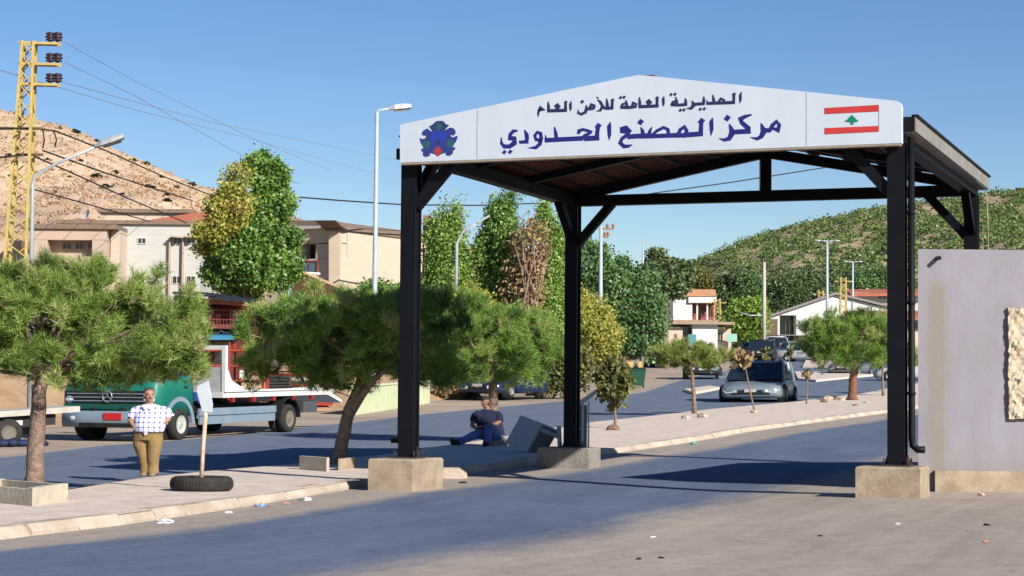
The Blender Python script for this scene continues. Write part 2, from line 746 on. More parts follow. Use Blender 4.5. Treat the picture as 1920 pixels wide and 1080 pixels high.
ASP, ASP2 = (.118, .15, .21), (.075, .10, .15)
DST, DST2 = (.39, .325, .265), (.26, .215, .175)
near_up = [G(-160, 1040), G(0, 1016), G(240, 988), G(475, 952), G(690, 915), G(865, 893), G(1010, 873), G(1150, 853), G(1400, 812), G(1720, 768)]
e_ = near_up[-1] + (near_up[-1] - near_up[-2]).normalized() * 60
near_up.append(e_)
near_lo = [Vector((-4.0, 5.5, 0)), Vector((1.5, 7.5, 0)), Vector((6.2, 14, 0)), Vector((8.6, 20.5, 0)), Vector((10.8, 27, 0)), Vector((13.5, 36, 0)), Vector((17.5, 48, 0)), Vector((26, 72, 0)), Vector((52, 125, 0))]
strip('near_road', near_up, near_lo, .03, road_mat('near_asphalt', ASP, ASP2, DST, DST2, .11, .45, .085))
far_up = [G(-400, 905), G(-150, 874), G(0, 858), G(177, 837), G(330, 826), G(560, 800), G(650, 793), G(760, 780), G(860, 770), G(1000, 757), G(1052, 752), G(1110, 745), G(1200, 735), G(1263, 713), G(1300, 704), G(1400, 682), G(1450, 668)]
far_lo = [G(-400, 975), G(-150, 950), G(0, 935), G(130, 920), G(265, 900), G(400, 888), G(560, 876), G(760, 856), G(900, 835), G(1000, 815), G(1110, 800), G(1220, 788), G(1340, 774), G(1500, 758), G(1665, 733), G(1760, 718), G(1900, 696)]
strip('far_road', far_up, far_lo, .03, road_mat('far_asphalt', (.14, .17, .22), (.10, .125, .17), DST, DST2, .045, .995, .05), n=120)
# tan dusty patches in the junction beyond
for nm, q in (('traffic_island', [(1282, 735), (1330, 728), (1352, 731), (1300, 741)]), ('traffic_island', [(1490, 700), (1568, 702), (1640, 706), (1530, 717), (1496, 714)]), ('traffic_island', [(1505, 690), (1512, 676), (1590, 678), (1600, 690)])):
    pts = [G(*p) for p in q]
    mb = MB()
    up = [Vector((p.x, p.y, p.z + .16)) for p in pts]
    mb.prism(up, (0, 0, -.3))
    struct(nm, mb, PAVE)

# raised island between the carriageways
isl_near = [G(-160, 1040), G(0, 1017), G(240, 988), G(475, 952), G(650, 921), G(760, 906), G(865, 891), G(1010, 871), G(1150, 853), G(1400, 812), G(1720, 768)]
isl_near.append(isl_near[-1] + (isl_near[-1] - isl_near[-2]).normalized() * 40)
isl_far = [G(-160, 950, .15), G(0, 932, .15), G(130, 918, .15), G(265, 896, .15), G(400, 882, .15), G(560, 869, .15), G(760, 847, .15), G(900, 826, .15), G(1000, 808, .15), G(1110, 791, .15), G(1220, 780, .15), G(1340, 766, .15), G(1500, 752, .15), G(1665, 728, .15), G(1760, 712, .15)]
isl_far.append(isl_far[-1] + (isl_far[-1] - isl_far[-2]).normalized() * 30)


def island():
    n, m = 110, 9
    A, B = resample(isl_near, n), resample(isl_far, n)
    mb = MB()
    vs = []
    for i in range(n):
        d = (B[i] - A[i])
        d.z = 0
        d.normalize()
        a = A[i] + d * .2
        for j in range(m):
            p = a.lerp(B[i], j / (m - 1))
            vs.append((p.x, p.y, T(p.x, p.y) + .15 + (R.uniform(-.006, .006) if 0 < j < m - 1 else 0)))
        vs.append((B[i].x, B[i].y, T(B[i].x, B[i].y) - .1))
    k = m + 1
    fs = [(i * k + j, i * k + j + 1, (i + 1) * k + j + 1, (i + 1) * k + j)[::-1] for i in range(n - 1) for j in range(k - 1)]
    mb.add(vs, fs, 0, False)
    struct('island_pavement', mb, PAVE)
    # kerb stones along the near edge, with open joints
    L = resample(isl_near, 600)
    tot = sum((L[i + 1] - L[i]).length for i in range(599))
    kb = MB()
    pos, seg, acc = 0, 0, 0
    pts, length = [L[0]], 1.05

    def stone(a, b):
        d = (b - a)
        d.z = 0
        if d.length < .2:
            return
        u = d.normalized()
        w = Vector((-u.y, u.x, 0))
        if w.y < 0:
            w = -w
        j = R.uniform(-.012, .012)
        a2, b2 = a + u * .009 + w * j, b - u * .009 + w * j
        hh = .155 + R.uniform(-.012, .012)
        worn = R.uniform(0, .05)
        ring = []
        for p in (a2, a2 + u * .05, b2 - u * .05, b2):
            z = T(p.x, p.y)
            e = .008 if p in (a2, b2) else 0
            ring.append([p + w * e + Vector((0, 0, -.2)), p + w * e + Vector((0, 0, hh - .07 - worn)), p + w * (.05 + worn) + Vector((0, 0, hh - e * .6)), p + w * .3 + Vector((0, 0, hh - e * .3)), p + w * .3 + Vector((0, 0, -.2))])
            for q in ring[-1]:
                q.z += z - p.z
        kb.loft(ring, 0, False)
    d = 0
    a = L[0]
    for i in range(599):
        d += (L[i + 1] - L[i]).length
        if d >= length:
            stone(a, L[i + 1])
            a = L[i + 1]
            d = 0
            length = R.uniform(.85, 1.15)
    struct('kerb', kb, KERB)


island()


def vnoise(u, v, seed=0):
    s = 0
    for k, (fu, fv, a) in enumerate(((3, 2, 1), (7, 5, .5), (17, 11, .25), (39, 23, .12))):
        s += a * sin(fu * u + 1.7 * k + seed) * cos(fv * v + 2.3 * k + seed * 1.3)
    return s


def hill(name, sil, base_py, D0, D1, back, material, nu=120, nv=40, rough=3.0, seed=1, behind=True):
    """a hillside rising from distance D0 (foot) to the skyline at D1, then falling away behind"""
    mb = MB()
    vs = []
    x0, x1 = sil[0][0], sil[-1][0]
    for i in range(nu + 1):
        px = x0 + (x1 - x0) * i / nu
        py = float(np.interp(px, [q[0] for q in sil], [q[1] for q in sil]))
        top = P(px, py, D1)
        foot = P(px, base_py, D0)
        for j in range(nv + 1):
            f = j / nv
            g = f ** 1.15
            p = foot.lerp(top, f)
            p.z = foot.z + (top.z - foot.z) * g
            w = sin(pi * min(f, .999)) if f < 1 else 0
            p.z += rough * vnoise(i / nu * 4, f * 3, seed) * (.15 + w)
            vs.append(p)
        vs.append(top + Vector((0, back, -.35 * back)) * .5)
        vs.append(top + Vector((0, back, -.6 * back)))
    k = nv + 3
    fs = [(i * k + j, (i + 1) * k + j, (i + 1) * k + j + 1, i * k + j + 1) for i in range(nu) for j in range(k - 1)]
    mb.add(vs, fs, 0, True)
    return struct(name, mb, material), vs, k


HILL_TAN = mat('bare_hill', (.73, .54, .37), (.50, .345, .22), .95, .11, bump=1.0, bscale=.5, detail=15, stretch=(1, 1, 3.0))
HILL_SOIL = mat('scrub_hill_soil', (.50, .34, .23), (.3, .25, .14), .95, .05, bump=.6, bscale=.4, detail=10)
hl, hlv, hlk = hill('hill_left', [(-500, 120), (-100, 190), (0, 205), (60, 222), (140, 243), (200, 270), (280, 305), (350, 335), (400, 352), (480, 385), (560, 412), (650, 432), (760, 455), (880, 468), (900, 474), (1000, 520), (1120, 570), (1250, 640)], 700, 190, 420, 300, HILL_TAN, seed=2)
hr, hrv, hrk = hill('hill_right', [(1120, 590), (1210, 545), (1280, 508), (1330, 483), (1400, 456), (1470, 432), (1560, 410), (1640, 392), (1720, 378), (1800, 367), (1920, 352), (2100, 330), (2500, 300)], 655, 260, 560, 400, HILL_SOIL, seed=5)

# scrub covering the right hill: far too many bushes to count
SCRUB = leaf_mat('scrub_leaf', [(.055, .09, .025), (.095, .15, .04), (.15, .21, .06), (.22, .25, .09)], .15)


def scrub():
    V = np.array([tuple(p) for p in hrv]).reshape(-1, hrk, 3)[:, :-2]
    nu, nv = V.shape[0] - 1, V.shape[1] - 1
    N = 12500
    u = NR.random(N) * nu * .8
    v = NR.random(N) ** .85 * nv
    # bare patches follow noise
    keep = np.array([vnoise(a / nu * 22, b / nv * 13, 3.3) + .5 * vnoise(a / nu * 60, b / nv * 35, 1.1) > -1.0 + .75 * NR.random() for a, b in zip(u, v)])
    u, v = u[keep], v[keep]
    iu, iv = np.minimum(u.astype(int), nu - 1), np.minimum(v.astype(int), nv - 1)
    fu, fv = (u - iu)[:, None], (v - iv)[:, None]
    c = (V[iu, iv] * (1 - fu) * (1 - fv) + V[iu + 1, iv] * fu * (1 - fv) + V[iu, iv + 1] * (1 - fu) * fv + V[iu + 1, iv + 1] * fu * fv)
    n = len(c)
    r = (.45 + 1.9 * NR.random((n, 1)) ** 3.0)
    per = 26
    o = unit(n * per) * (.35 + .65 * NR.random((n * per, 1)) ** .5)
    o[:, 2] = np.abs(o[:, 2]) * .9
    pts = np.repeat(c, per, 0) + o * np.repeat(r, per, 0) * np.array([1.35, 1.1, 1.0])
    t = np.clip(np.repeat(NR.normal(.45, .2, n), per) + NR.normal(0, .12, n * per), 0, 1)
    v_, f_, t_ = leaf_quads(pts, .42, t, 1.3)
    me = np_mesh('hillside_scrub', v_, f_, t_, SCRUB)
    struct('hillside_scrub', me, None, 'stuff')


scrub()

# dark shrubs dotted over the bare left hill
SHRUB = leaf_mat('dark_shrub_leaf', [(.02, .03, .015), (.05, .06, .025), (.09, .085, .04)], .1)


def hill_shrubs():
    pts = unit(60) * (.4 + .6 * NR.random((60, 1)))
    pts[:, 2] = np.abs(pts[:, 2]) * .8
    v, f, t = leaf_quads(pts * 1.25, .9, NR.random(60), 1.3)
    me = np_mesh('hill_shrub', v, f, t, SHRUB)
    V = np.array([tuple(p) for p in hlv]).reshape(-1, hlk, 3)[:, :-2]
    spots = [(35, 213), (110, 239), (142, 247), (180, 263), (178, 258), (242, 279), (272, 306), (300, 302), (308, 303), (328, 318), (352, 320), (360, 345), (216, 322), (230, 362), (312, 364), (104, 360), (250, 300), (312, 375), (150, 300), (60, 262), (180, 330), (20, 330), (200, 350), (130, 330), (90, 300), (280, 350), (330, 350), (868, 478), (880, 500), (872, 520), (890, 490), (300, 330)]
    from mathutils.bvhtree import BVHTree
    me_h = hl.data
    bv = BVHTree.FromPolygons([p.co[:] for p in me_h.vertices], [tuple(p.vertices) for p in me_h.polygons])
    first = None
    for i, (px, py) in enumerate(spots):
        a, z = ray(px, py + 2)
        h = bv.ray_cast(Vector((0, 0, CH)), Vector((a, 1, z)).normalized())
        if h[0] is None:
            continue
        o = bpy.data.objects.new('hill_shrub', me)
        o.location = h[0]
        s = R.uniform(.35, .85)
        o.scale = (s * R.uniform(.9, 1.5), s, s * R.uniform(.6, .9))
        o.rotation_euler = (0, 0, R.uniform(0, 6))
        COL.objects.link(o)
        tag(o, 'small dark shrub dotted on the bare tan hillside on the left', 'shrub', 'dark shrubs on the bare hill')


hill_shrubs()


def dry_tufts():
    V = np.array([tuple(p) for p in hlv]).reshape(-1, hlk, 3)[:, :-2]
    nu, nv = V.shape[0] - 1, V.shape[1] - 1
    N = 9000
    u, v = NR.random(N) * nu * .8 + nu * .12, NR.random(N) * nv
    iu, iv = np.minimum(u.astype(int), nu - 1), np.minimum(v.astype(int), nv - 1)
    fu, fv = (u - iu)[:, None], (v - iv)[:, None]
    c = (V[iu, iv] * (1 - fu) * (1 - fv) + V[iu + 1, iv] * fu * (1 - fv) + V[iu, iv + 1] * (1 - fu) * fv + V[iu + 1, iv + 1] * fu * fv)
    per = 5
    pts = np.repeat(c, per, 0) + NR.normal(size=(N * per, 3)) * np.array([.5, .4, .12]) + np.array([0, 0, .15])
    v_, f_, t_ = leaf_quads(pts, .34, np.clip(np.repeat(NR.random(N), per), 0, 1), 1.6)
    struct('dry_hill_scrub', np_mesh('dry_hill_scrub', v_, f_, t_, leaf_mat('dry_scrub_leaf', [(.27, .175, .1), (.37, .25, .15), (.46, .33, .2)], .1)), None, 'stuff')


dry_tufts()


# earth bank along the far side of the left road
def bank():
    base = [G(-420, 850), G(-150, 822), G(0, 806), G(180, 796), G(420, 782), G(650, 768), G(820, 752), G(900, 742), G(1010, 727), G(1060, 722), G(1120, 716), G(1180, 704)]
    n, m = 120, 12
    L = resample(base, n)
    mb = MB()
    vs = []
    for i in range(n):
        d = (L[min(i + 1, n - 1)] - L[max(i - 1, 0)])
        w = Vector((-d.y, d.x, 0)).normalized()
        for j in range(m):
            f = j / (m - 1)
            p = L[i] + w * (f * 14)
            zz = T(p.x, p.y) - .05 + (1.5 * min(1, f * 2.6) + .25 * vnoise(i * .09, f * 4, 4) * min(1, f * 4) + R.uniform(-.07, .07) * min(1, f * 5)) * (1 if i < 85 else max(.35, 1 - (i - 85) / 30))
            vs.append((p.x, p.y, zz))
    fs = [(i * m + j, (i + 1) * m + j, (i + 1) * m + j + 1, i * m + j + 1) for i in range(n - 1) for j in range(m - 1)]
    mb.add(vs, fs, 0, True)
    struct('earth_bank', mb, mat('orange_earth', (.56, .37, .21), (.36, .22, .12), .95, .8, bump=.8, bscale=5))


bank()

# ------------------------------------------------------------------ vertical plane helper


class Plane:
    """vertical plane through two surveyed points; u runs left to right, off is towards the viewer"""

    def __init__(s, pa, Da, pb, Db):
        a, b = P(pa, 600, Da), P(pb, 600, Db)
        s.o = Vector((a.x, a.y, 0))
        s.u = Vector((b.x - a.x, b.y - a.y, 0)).normalized()
        s.n = Vector((s.u.y, -s.u.x, 0))
        s.up = Vector((0, 0, 1))

    def uz(s, px, py):
        a, z = ray(px, py)
        d = Vector((a, 1, 0))
        # solve o + u*t = d*k
        k = s.o.dot(s.n) / d.dot(s.n)
        p = d * k
        return (p - s.o).dot(s.u), CH + z * k

    def pt(s, px, py, off=0.0):
        u, z = s.uz(px, py)
        return s.at(u, z, off)

    def at(s, u, z, off=0.0):
        return s.o + s.u * u + s.n * off + s.up * z

    def slab(s, mb, px0, py0, px1, py1, o0, o1, m=0):
        mx, my = (px0 + px1) / 2, (py0 + py1) / 2
        u0, u1 = s.uz(px0, my)[0], s.uz(px1, my)[0]
        z1, z0 = s.uz(mx, py0)[1], s.uz(mx, py1)[1]
        return mb.obox(s.at(u0, z0, o0), s.u * (u1 - u0), s.n * (o1 - o0), s.up * (z1 - z0), m)

    def poly(s, mb, pxs, o0, o1, m=0):
        return mb.prism([s.pt(x, y, o0) for x, y in pxs], s.n * (o1 - o0), m)


# ------------------------------------------------------------------ the border canopy
STEEL = mat('black_painted_steel', (.004, .005, .008), (.007, .007, .01), .55, 3, spec=.16)
CONC = mat('weathered_concrete', (.46, .37, .26), (.29, .22, .145), .92, 3.2, bump=.22, bscale=22, detail=12)
CONC_D = mat('grey_concrete', (.33, .30, .26), (.22, .19, .16), .92, 3, bump=.5, bscale=22)
SIGN = mat('sign_white', (.65, .72, .80), (.57, .635, .705), .45, 1.1, detail=9, stretch=(1, 1, .25))
INK = mat('sign_blue', (.022, .022, .20), (.018, .018, .17), .5, 4)
INKD = mat('sign_dark_blue', (.03, .03, .11), (.025, .025, .09), .5, 4)
RED_S = mat('flag_red', (.62, .055, .05), (.55, .045, .04), .5, 4)
GRN_S = mat('flag_green', (.01, .24, .15), (.01, .2, .13), .5, 4)
ROOF_U = mat('rusty_roof_sheet', (.16, .05, .022), (.09, .028, .014), .75, 2.5, stretch=(1, 1, 1))
TRIM = mat('pale_grey_trim', (.30, .28, .26), (.22, .2, .17), .6, 2)
GALV = mat('galvanised', (.5, .52, .54), (.38, .40, .42), .4, 5, metal=.5)
FUR = mat('furring_lit_pale', (.42, .34, .26), (.3, .24, .18), .7, 5)

ZE = 5.6
FLp = P(772, 308, 34.3); FRp = P(1682, 270, 31.4); RLp = P(1075, 386, 42.4)
for q in (FLp, FRp, RLp):
    q.z = 0
RRp = FRp + RLp - FLp
e1 = (FRp - FLp).normalized()
e2 = (RLp - FLp).normalized()
W1, W2 = (FRp - FLp).length, (RLp - FLp).length
UPZ = Vector((0, 0, 1))


def canopy():
    c0 = (FLp + FRp) / 2
    t = thing('border_canopy', 'black steel gate canopy with a wide white gabled sign spanning the road', 'canopy', (c0.x, c0.y, T(c0.x, c0.y)))

    def at(a, b, z):
        return FLp + e1 * a + e2 * b + UPZ * z
    # footings and posts
    foots = [(FLp, -.46, -.62, .80, 1.35, T(FLp.x, FLp.y) - .1, .56, CONC), (FRp, -.56, -.5, .98, .95, T(FRp.x, FRp.y) - .1, .50, CONC), (RLp, -.62, -.38, 1.12, .8, T(RLp.x, RLp.y) - .1, .45, CONC_D), (RRp, -.5, -.5, 1.0, 1.0, T(RRp.x, RRp.y) - .1, .5, CONC)]
    for k, (p, a, b, la, lb, z0, hh, m) in enumerate(foots):
        mb = MB()
        o = p + e1 * a + e2 * b
        zt = T(p.x, p.y) + hh
        # slightly chipped block with bevelled arrises
        rings = []
        for z, s in ((z0, 0), (z0 + .1, 0), (zt - .03, .0), (zt, .025)):
            rings.append([o + e1 * s + e2 * s + UPZ * z, o + e1 * (la - s) + e2 * s + UPZ * z, o + e1 * (la - s) + e2 * (lb - s) + UPZ * z, o + e1 * s + e2 * (lb - s) + UPZ * z])
        mb.loft(rings, 0, False)
        part('footing', mb, m, t)
        pm = MB()
        w = .27
        top = ZE + .02
        # H section: two flanges and a web
        for sgn in (-1, 1):
            pm.obox(p + e1 * (-w / 2) + e2 * (sgn * (w / 2 - .02) - .02) + UPZ * zt, e1 * w, e2 * .04, UPZ * (top - zt))
        pm.obox(p + e1 * (-.1) + e2 * (-w / 2 + .04) + UPZ * zt, e1 * .20, e2 * (w - .08), UPZ * (top - zt))
        po = part('post', pm, STEEL, t)
        bm_ = MB()
        bm_.obox(p - e1 * .22 - e2 * .22 + UPZ * zt, e1 * .44, e2 * .44, UPZ * .025)
        for sx in (-1, 1):
            for sy in (-1, 1):
                bm_.tube([p + e1 * .18 * sx + e2 * .18 * sy + UPZ * (zt + .02), p + e1 * .18 * sx + e2 * .18 * sy + UPZ * (zt + .12)], .014, 6)
            bm_.prism([p + e1 * .15 * sx + UPZ * (zt + .025), p + e1 * .21 * sx + UPZ * (zt + .025), p + e1 * .15 * sx + UPZ * (zt + .2)], e2 * .02)
        part('base_plate', bm_, mat('rusty_steel', (.06, .04, .035), None, .8, 8), po)
    # eave beams
    for a in (0, W1):
        mb = MB()
        mb.bar(at(a, -.1, ZE + .13), at(a, W2 + .1, ZE + .13), .24, .24)
        part('side_beam', mb, STEEL, t)
    mb = MB(); mb.bar(at(-.1, W2, ZE + .12), at(W1 + .1, W2, ZE + .12), .2, .22)
    part('tie_beam', mb, STEEL, t)
    mb = MB(); mb.bar(at(.1, 0, ZE + .14), at(W1 - .1, 0, ZE + .14), .2, .2)
    part('tie_beam', mb, STEEL, t)
    ZR = 6.52
    # knee braces, two at each post
    for (a, sa) in ((0, 1), (W1, -1)):
        for (b, sb) in ((0, 1), (W2, -1)):
            m1 = MB(); m1.bar(at(a + sa * .1, b, ZE - .78), at(a + sa * .86, b, ZE + .06), .16, .17)
            part('knee_brace', m1, STEEL, t)
            m2 = MB(); m2.bar(at(a, b + sb * .1, ZE - .7), at(a, b + sb * .95, ZE + .04), .16, .15)
            part('knee_brace', m2, STEEL, t)
    # gable rafters and king posts
    for b in (0, W2):
        for s in (0, W1):
            mb = MB(); mb.bar(at(s, b, ZE + .22), at(W1 / 2, b, ZR + .08), .16, .2)
            part('rafter', mb, STEEL, t)
        mb = MB(); mb.bar(at(W1 / 2, b, ZE + .1), at(W1 / 2, b, ZR + .05), .22, .22)
        part('king_post', mb, STEEL, t)
    for f in (.33, .66):
        for s in (0, W1):
            mb = MB(); mb.bar(at(s, W2 * f, ZE + .24), at(W1 / 2, W2 * f, ZR + .1), .12, .14)
            part('rafter', mb, STEEL, t)
    # purlins along the roof
    for s in (0, 1):
        for k in range(6):
            f = (k + .5) / 6
            a = W1 / 2 * f if s == 0 else W1 - W1 / 2 * f
            z = ZE + .34 + (ZR - ZE - .14) * f
            mb = MB(); mb.bar(at(a, -.2, z), at(a, W2 + .25, z), .06, .09)
            part('purlin', mb, FUR if k == 5 and s else mat('brown_steel', (.04, .022, .016), None, .6, 5), t)  # one purlin near the ridge coloured paler, standing in for sunlight on it
    # roof: two corrugated sheets with overhang
    OV = (.13, .30)
    for s in (0, 1):
        mb = MB()
        n = 120
        vs = []
        for i in range(n + 1):
            b = -.16 + (W2 + .38) * i / n
            dz = .018 * (1 if (i // 2) % 2 else -1)
            for f in (0, 1):
                a = (-OV[0] if f == 0 else W1 / 2) if s == 0 else (W1 + OV[1] if f == 0 else W1 / 2)
                z = (ZE + .40 - .09 if f == 0 else ZR + .26) + dz
                vs.append(at(a, b, z)); vs.append(at(a, b, z + .03))
        fs = []
        for i in range(n):
            o = i * 4
            fs += [(o, o + 2, o + 6, o + 4), (o + 1, o + 5, o + 7, o + 3), (o, o + 4, o + 5, o + 1), (o + 2, o + 3, o + 7, o + 6)]
        mb.add(vs, fs)
        part('roof_sheet', mb, ROOF_U, t)
        # eave fascia / gutter
        a = -OV[0] if s == 0 else W1 + OV[1]
        g = MB()
        g.obox(at(a - .015, -.15, ZE + .16), e1 * .03, e2 * (W2 + .37), UPZ * .23)
        sg = 1 if s == 0 else -1
        g.obox(at(a + sg * .02, -.15, ZE + .14), e1 * (.22 * sg), e2 * (W2 + .37), UPZ * .018)
        part('gutter', g, TRIM, t)
        cp = MB()
        cp.obox(at(a - .05, -.16, ZE + .392), e1 * .1, e2 * (W2 + .4), UPZ * .03)
        cp.obox(at(a, -.2, ZE + .16), e1 * (.24 * sg), e2 * .04, UPZ * .225)
        part('eave_capping', cp, STEEL, t)
    rg = MB(); rg.bar(at(W1 / 2, -.16, ZR + .31), at(W1 / 2, W2 + .4, ZR + .31), .4, .03)
    part('ridge_cap', rg, ROOF_U, t)
    # rain pipe on the right front post
    pp = MB()
    q = FRp + e1 * .21 + e2 * .05
    z0 = T(q.x, q.y)
    pp.tube([q + UPZ * (ZE + .1), q + UPZ * (z0 + .95), q + UPZ * (z0 + .82) + e1 * .02, q + UPZ * (z0 + .76) + e1 * .09, q + UPZ * (z0 + .76) + e1 * .2], .055, 10)
    for zz in (1.6, 3.0, 4.4):
        pp.tube([q + UPZ * (z0 + zz), q + UPZ * (z0 + zz + .05)], .066, 10)
    part('rain_pipe', pp, STEEL, t)
    pp = MB()
    q = FLp - e1 * .2 + e2 * .05
    z0 = T(q.x, q.y) + .55
    pp.tube([q + UPZ * (z0 + 1.6), q + UPZ * (z0 + .25)], .028, 8)
    pp.box(q + UPZ * (z0 + .3) - e1 * .06, (.16, .1, .08))
    part('rain_pipe', pp, STEEL, t)
    # tan cable dangling at the right rear corner
    cb = MB()
    q = at(W1 + .3, W2 - .1, 0)
    cb.tube([q + UPZ * (ZE + .1), q + UPZ * 4.9 + e1 * .03, q + UPZ * 4.2 + e1 * .02, q + UPZ * 3.4 + e1 * .09], .012, 5)
    cb.tube([q + UPZ * (ZE + .05) - e1 * .35, q + UPZ * 5.0 - e1 * .22, q + UPZ * 4.62 - e1 * .3, q + UPZ * 3.6 + e1 * .18], .012, 5)
    part('loose_cable', cb, mat('tan_cable', (.4, .33, .2), None, .7, 4), t)

    # ---- sign board
    pl = Plane(750, 34.4, 1690, 31.4)
    # put the plane just in front of the posts
    dd = (FLp - pl.o).dot(pl.n)
    pl.o = pl.o + pl.n * (dd + .34)
    sg = MB()
    out = [(750, 236), (752, 233), (1188, 142), (1197, 140.5), (1210, 141.5), (1680, 189), (1687, 192), (1690, 199), (1690, 268), (750, 305)]
    pl.poly(sg, out, -.16, 0.0)
    so = part('sign_board', sg, SIGN, t)
    tr = MB()
    uA, zA = pl.uz(750, 305)
    uB, zB = pl.uz(1690, 268)
    tr.obox(pl.at(uA + .02, zA - .035, -.17), pl.at(uB, zB) - pl.at(uA, zA) - pl.u * .04, pl.n * .165, UPZ * .034)
    part('lower_trim', tr, FUR, so)
    sm = MB()
    for x, y0, y1 in ((895, 206, 297), (1512, 174, 274)):
        pl.slab(sm, x - .7, y0, x + .7, y1, .0005, .003)
    part('panel_joint', sm, mat('joint_grey', (.45, .47, .5), None, .6, 4), so)
    hk = MB()
    for x, y in ((897, 300), (1516, 276)):
        pl.slab(hk, x - 9, y - 4, x + 9, y + 2, -.2, -.03)
    part('bracket', hk, STEEL, so)

    be = MB()
    pl.slab(be, 738.5, 277, 749.6, 297, -.34, -.1)
    part('beam_end', be, STEEL, t)

    # lettering, drawn stroke by stroke
    layer = [0.0015]

    def stroke(mb, pts, off, k=6.4, m=0):
        q = [Vector((off[0] + p[0] / k, off[1] + p[1] / k, 0)) for p in pts]
        w = [p[2] / k for p in pts]
        Lp, Rp = [], []
        for i in range(len(q)):
            a, b = q[max(i - 1, 0)], q[min(i + 1, len(q) - 1)]
            d = (b - a).normalized() if (b - a).length > 1e-6 else Vector((1, 0, 0))
            nrm = Vector((-d.y, d.x, 0))
            if 0 < i < len(q) - 1:
                d1 = (q[i] - q[i - 1]).normalized()
                cs = max(.55, abs(d1.dot(d)))
                nrm = nrm / cs
            Lp.append(q[i] + nrm * w[i] / 2)
            Rp.append(q[i] - nrm * w[i] / 2)
        h = layer[0]
        layer[0] += .00006
        n = len(q)
        vs = [pl.pt(p.x, p.y, h) for p in Lp] + [pl.pt(p.x, p.y, h) for p in Rp]
        vs += [pl.pt(p.x, p.y, .001) for p in Lp] + [pl.pt(p.x, p.y, .001) for p in Rp]
        fs = []
        for i in range(n - 1):
            fs += [(i, i + 1, n + i + 1, n + i), (2 * n + i, 2 * n + i + 1, i + 1, i), (n + i, n + i + 1, 3 * n + i + 1, 3 * n + i)]
        fs += [(0, n, 3 * n, 2 * n), (n - 1, 3 * n - 1, 4 * n - 1, 2 * n - 1)]
        mb.add(vs, fs, m)

    def diamond(mb, x, y, r, off, m=0, sk=-.25):
        h = layer[0]
        layer[0] += .00006
        k = 6.4
        pts = [(x - r, y + r * .25), (x - r * .1, y - r * .95), (x + r, y - r * .25), (x + r * .1, y + r * .95)]
        pl_pts = [pl.pt(off[0] + a / k, off[1] + b / k, .001) for a, b in pts]
        mb.prism(pl_pts, pl.n * (h - .001), m)

    A, B = (920, 160), (1200, 160)
    big = MB()
    for off, pts in [
        # yeh, dal, waw
        (A, [(325, 545, 22), (275, 548, 42), (235, 590, 44), (230, 632, 44), (285, 640, 54), (288, 690, 56), (230, 733, 52), (165, 735, 50), (128, 695, 34), (128, 622, 10)]),
        (A, [(405, 535, 16), (432, 590, 50), (436, 640, 50), (432, 700, 30)]), (A, [(345, 684, 38), (455, 674, 50)]), (A, [(345, 660, 8), (352, 690, 30)]),
        (A, [(600, 660, 44), (545, 650, 40), (528, 605, 34), (560, 562, 36), (598, 575, 36), (608, 640, 46), (590, 705, 48), (540, 748, 42), (445, 752, 6)]),
        # dal with long bar, hah
        (A, [(765, 498, 16), (780, 570, 42), (790, 640, 46)]), (A, [(648, 660, 56), (900, 646, 56), (1110, 636, 58)]), (A, [(655, 592, 8), (668, 650, 34)]),
        (A, [(1050, 585, 34), (1060, 548, 44), (1105, 530, 34), (1165, 545, 38), (1228, 553, 10)]), (A, [(1215, 562, 26), (1140, 600, 44), (1085, 645, 50)]),
        (A, [(1120, 640, 62), (1305, 630, 62)]), (A, [(1272, 655, 60), (1280, 560, 50), (1290, 490, 50)]),
        (A, [(1438, 440, 10), (1422, 490, 50), (1425, 590, 46), (1422, 655, 10)]),
        # ain
        (A, [(1570, 575, 34), (1572, 520, 44), (1625, 505, 44), (1690, 555, 26)]), (A, [(1575, 550, 50), (1680, 565, 44), (1640, 595, 50), (1575, 640, 40), (1555, 690, 44), (1600, 733, 48), (1655, 730, 38), (1702, 712, 8)]),
        (A, [(1640, 618, 58), (1800, 606, 58), (1930, 600, 56)]), (A, [(1800, 500, 10), (1822, 545, 44), (1830, 600, 48)]),
        # sad, meem
        (B, [(-10, 612, 54), (120, 612, 50), (450, 598, 58)]), (B, [(145, 498, 10), (118, 550, 40), (110, 600, 46)]),
        (B, [(140, 600, 34), (205, 545, 38), (285, 505, 38), (335, 530, 40), (345, 590, 44)]),
        (B, [(455, 600, 46), (485, 530, 42), (535, 498, 40), (560, 545, 46), (550, 600, 50)]), (B, [(470, 590, 40), (545, 610, 50)]),
        (B, [(430, 605, 50), (600, 592, 60), (752, 580, 60)]), (B, [(728, 605, 60), (733, 500, 50), (738, 430, 50)]),
        (B, [(872, 388, 10), (856, 440, 50), (860, 530, 46), (852, 602, 10)]),
        # zain, kaf
        (B, [(1072, 465, 14), (1096, 520, 54), (1108, 570, 68), (1070, 640, 54), (1010, 656, 38), (945, 638, 6)]),
        (B, [(1100, 562, 58), (1330, 550, 60)]), (B, [(1302, 578, 56), (1302, 515, 54), (1225, 450, 52), (1205, 405, 46), (1260, 375, 44), (1340, 352, 20)]),
        # reh, meem
        (B, [(1452, 455, 14), (1472, 510, 54), (1488, 550, 66), (1455, 615, 54), (1405, 642, 38), (1322, 624, 6)]),
        (B, [(1490, 540, 58), (1570, 540, 50)]), (B, [(1555, 550, 44), (1590, 480, 50), (1640, 432, 38), (1672, 475, 42), (1658, 540, 44), (1590, 515, 30)]),
    ]:
        stroke(big, pts, off)
    for off, x, y, r in [(A, 165, 802, 30), (A, 235, 797, 30), (A, 1291, 490, 44), (A, 1800, 440, 42), (B, 738, 432, 46), (B, 1048, 393, 44)]:
        diamond(big, x, y, r, off)
    part('lettering', big, INK, so)
    sm_ = MB()
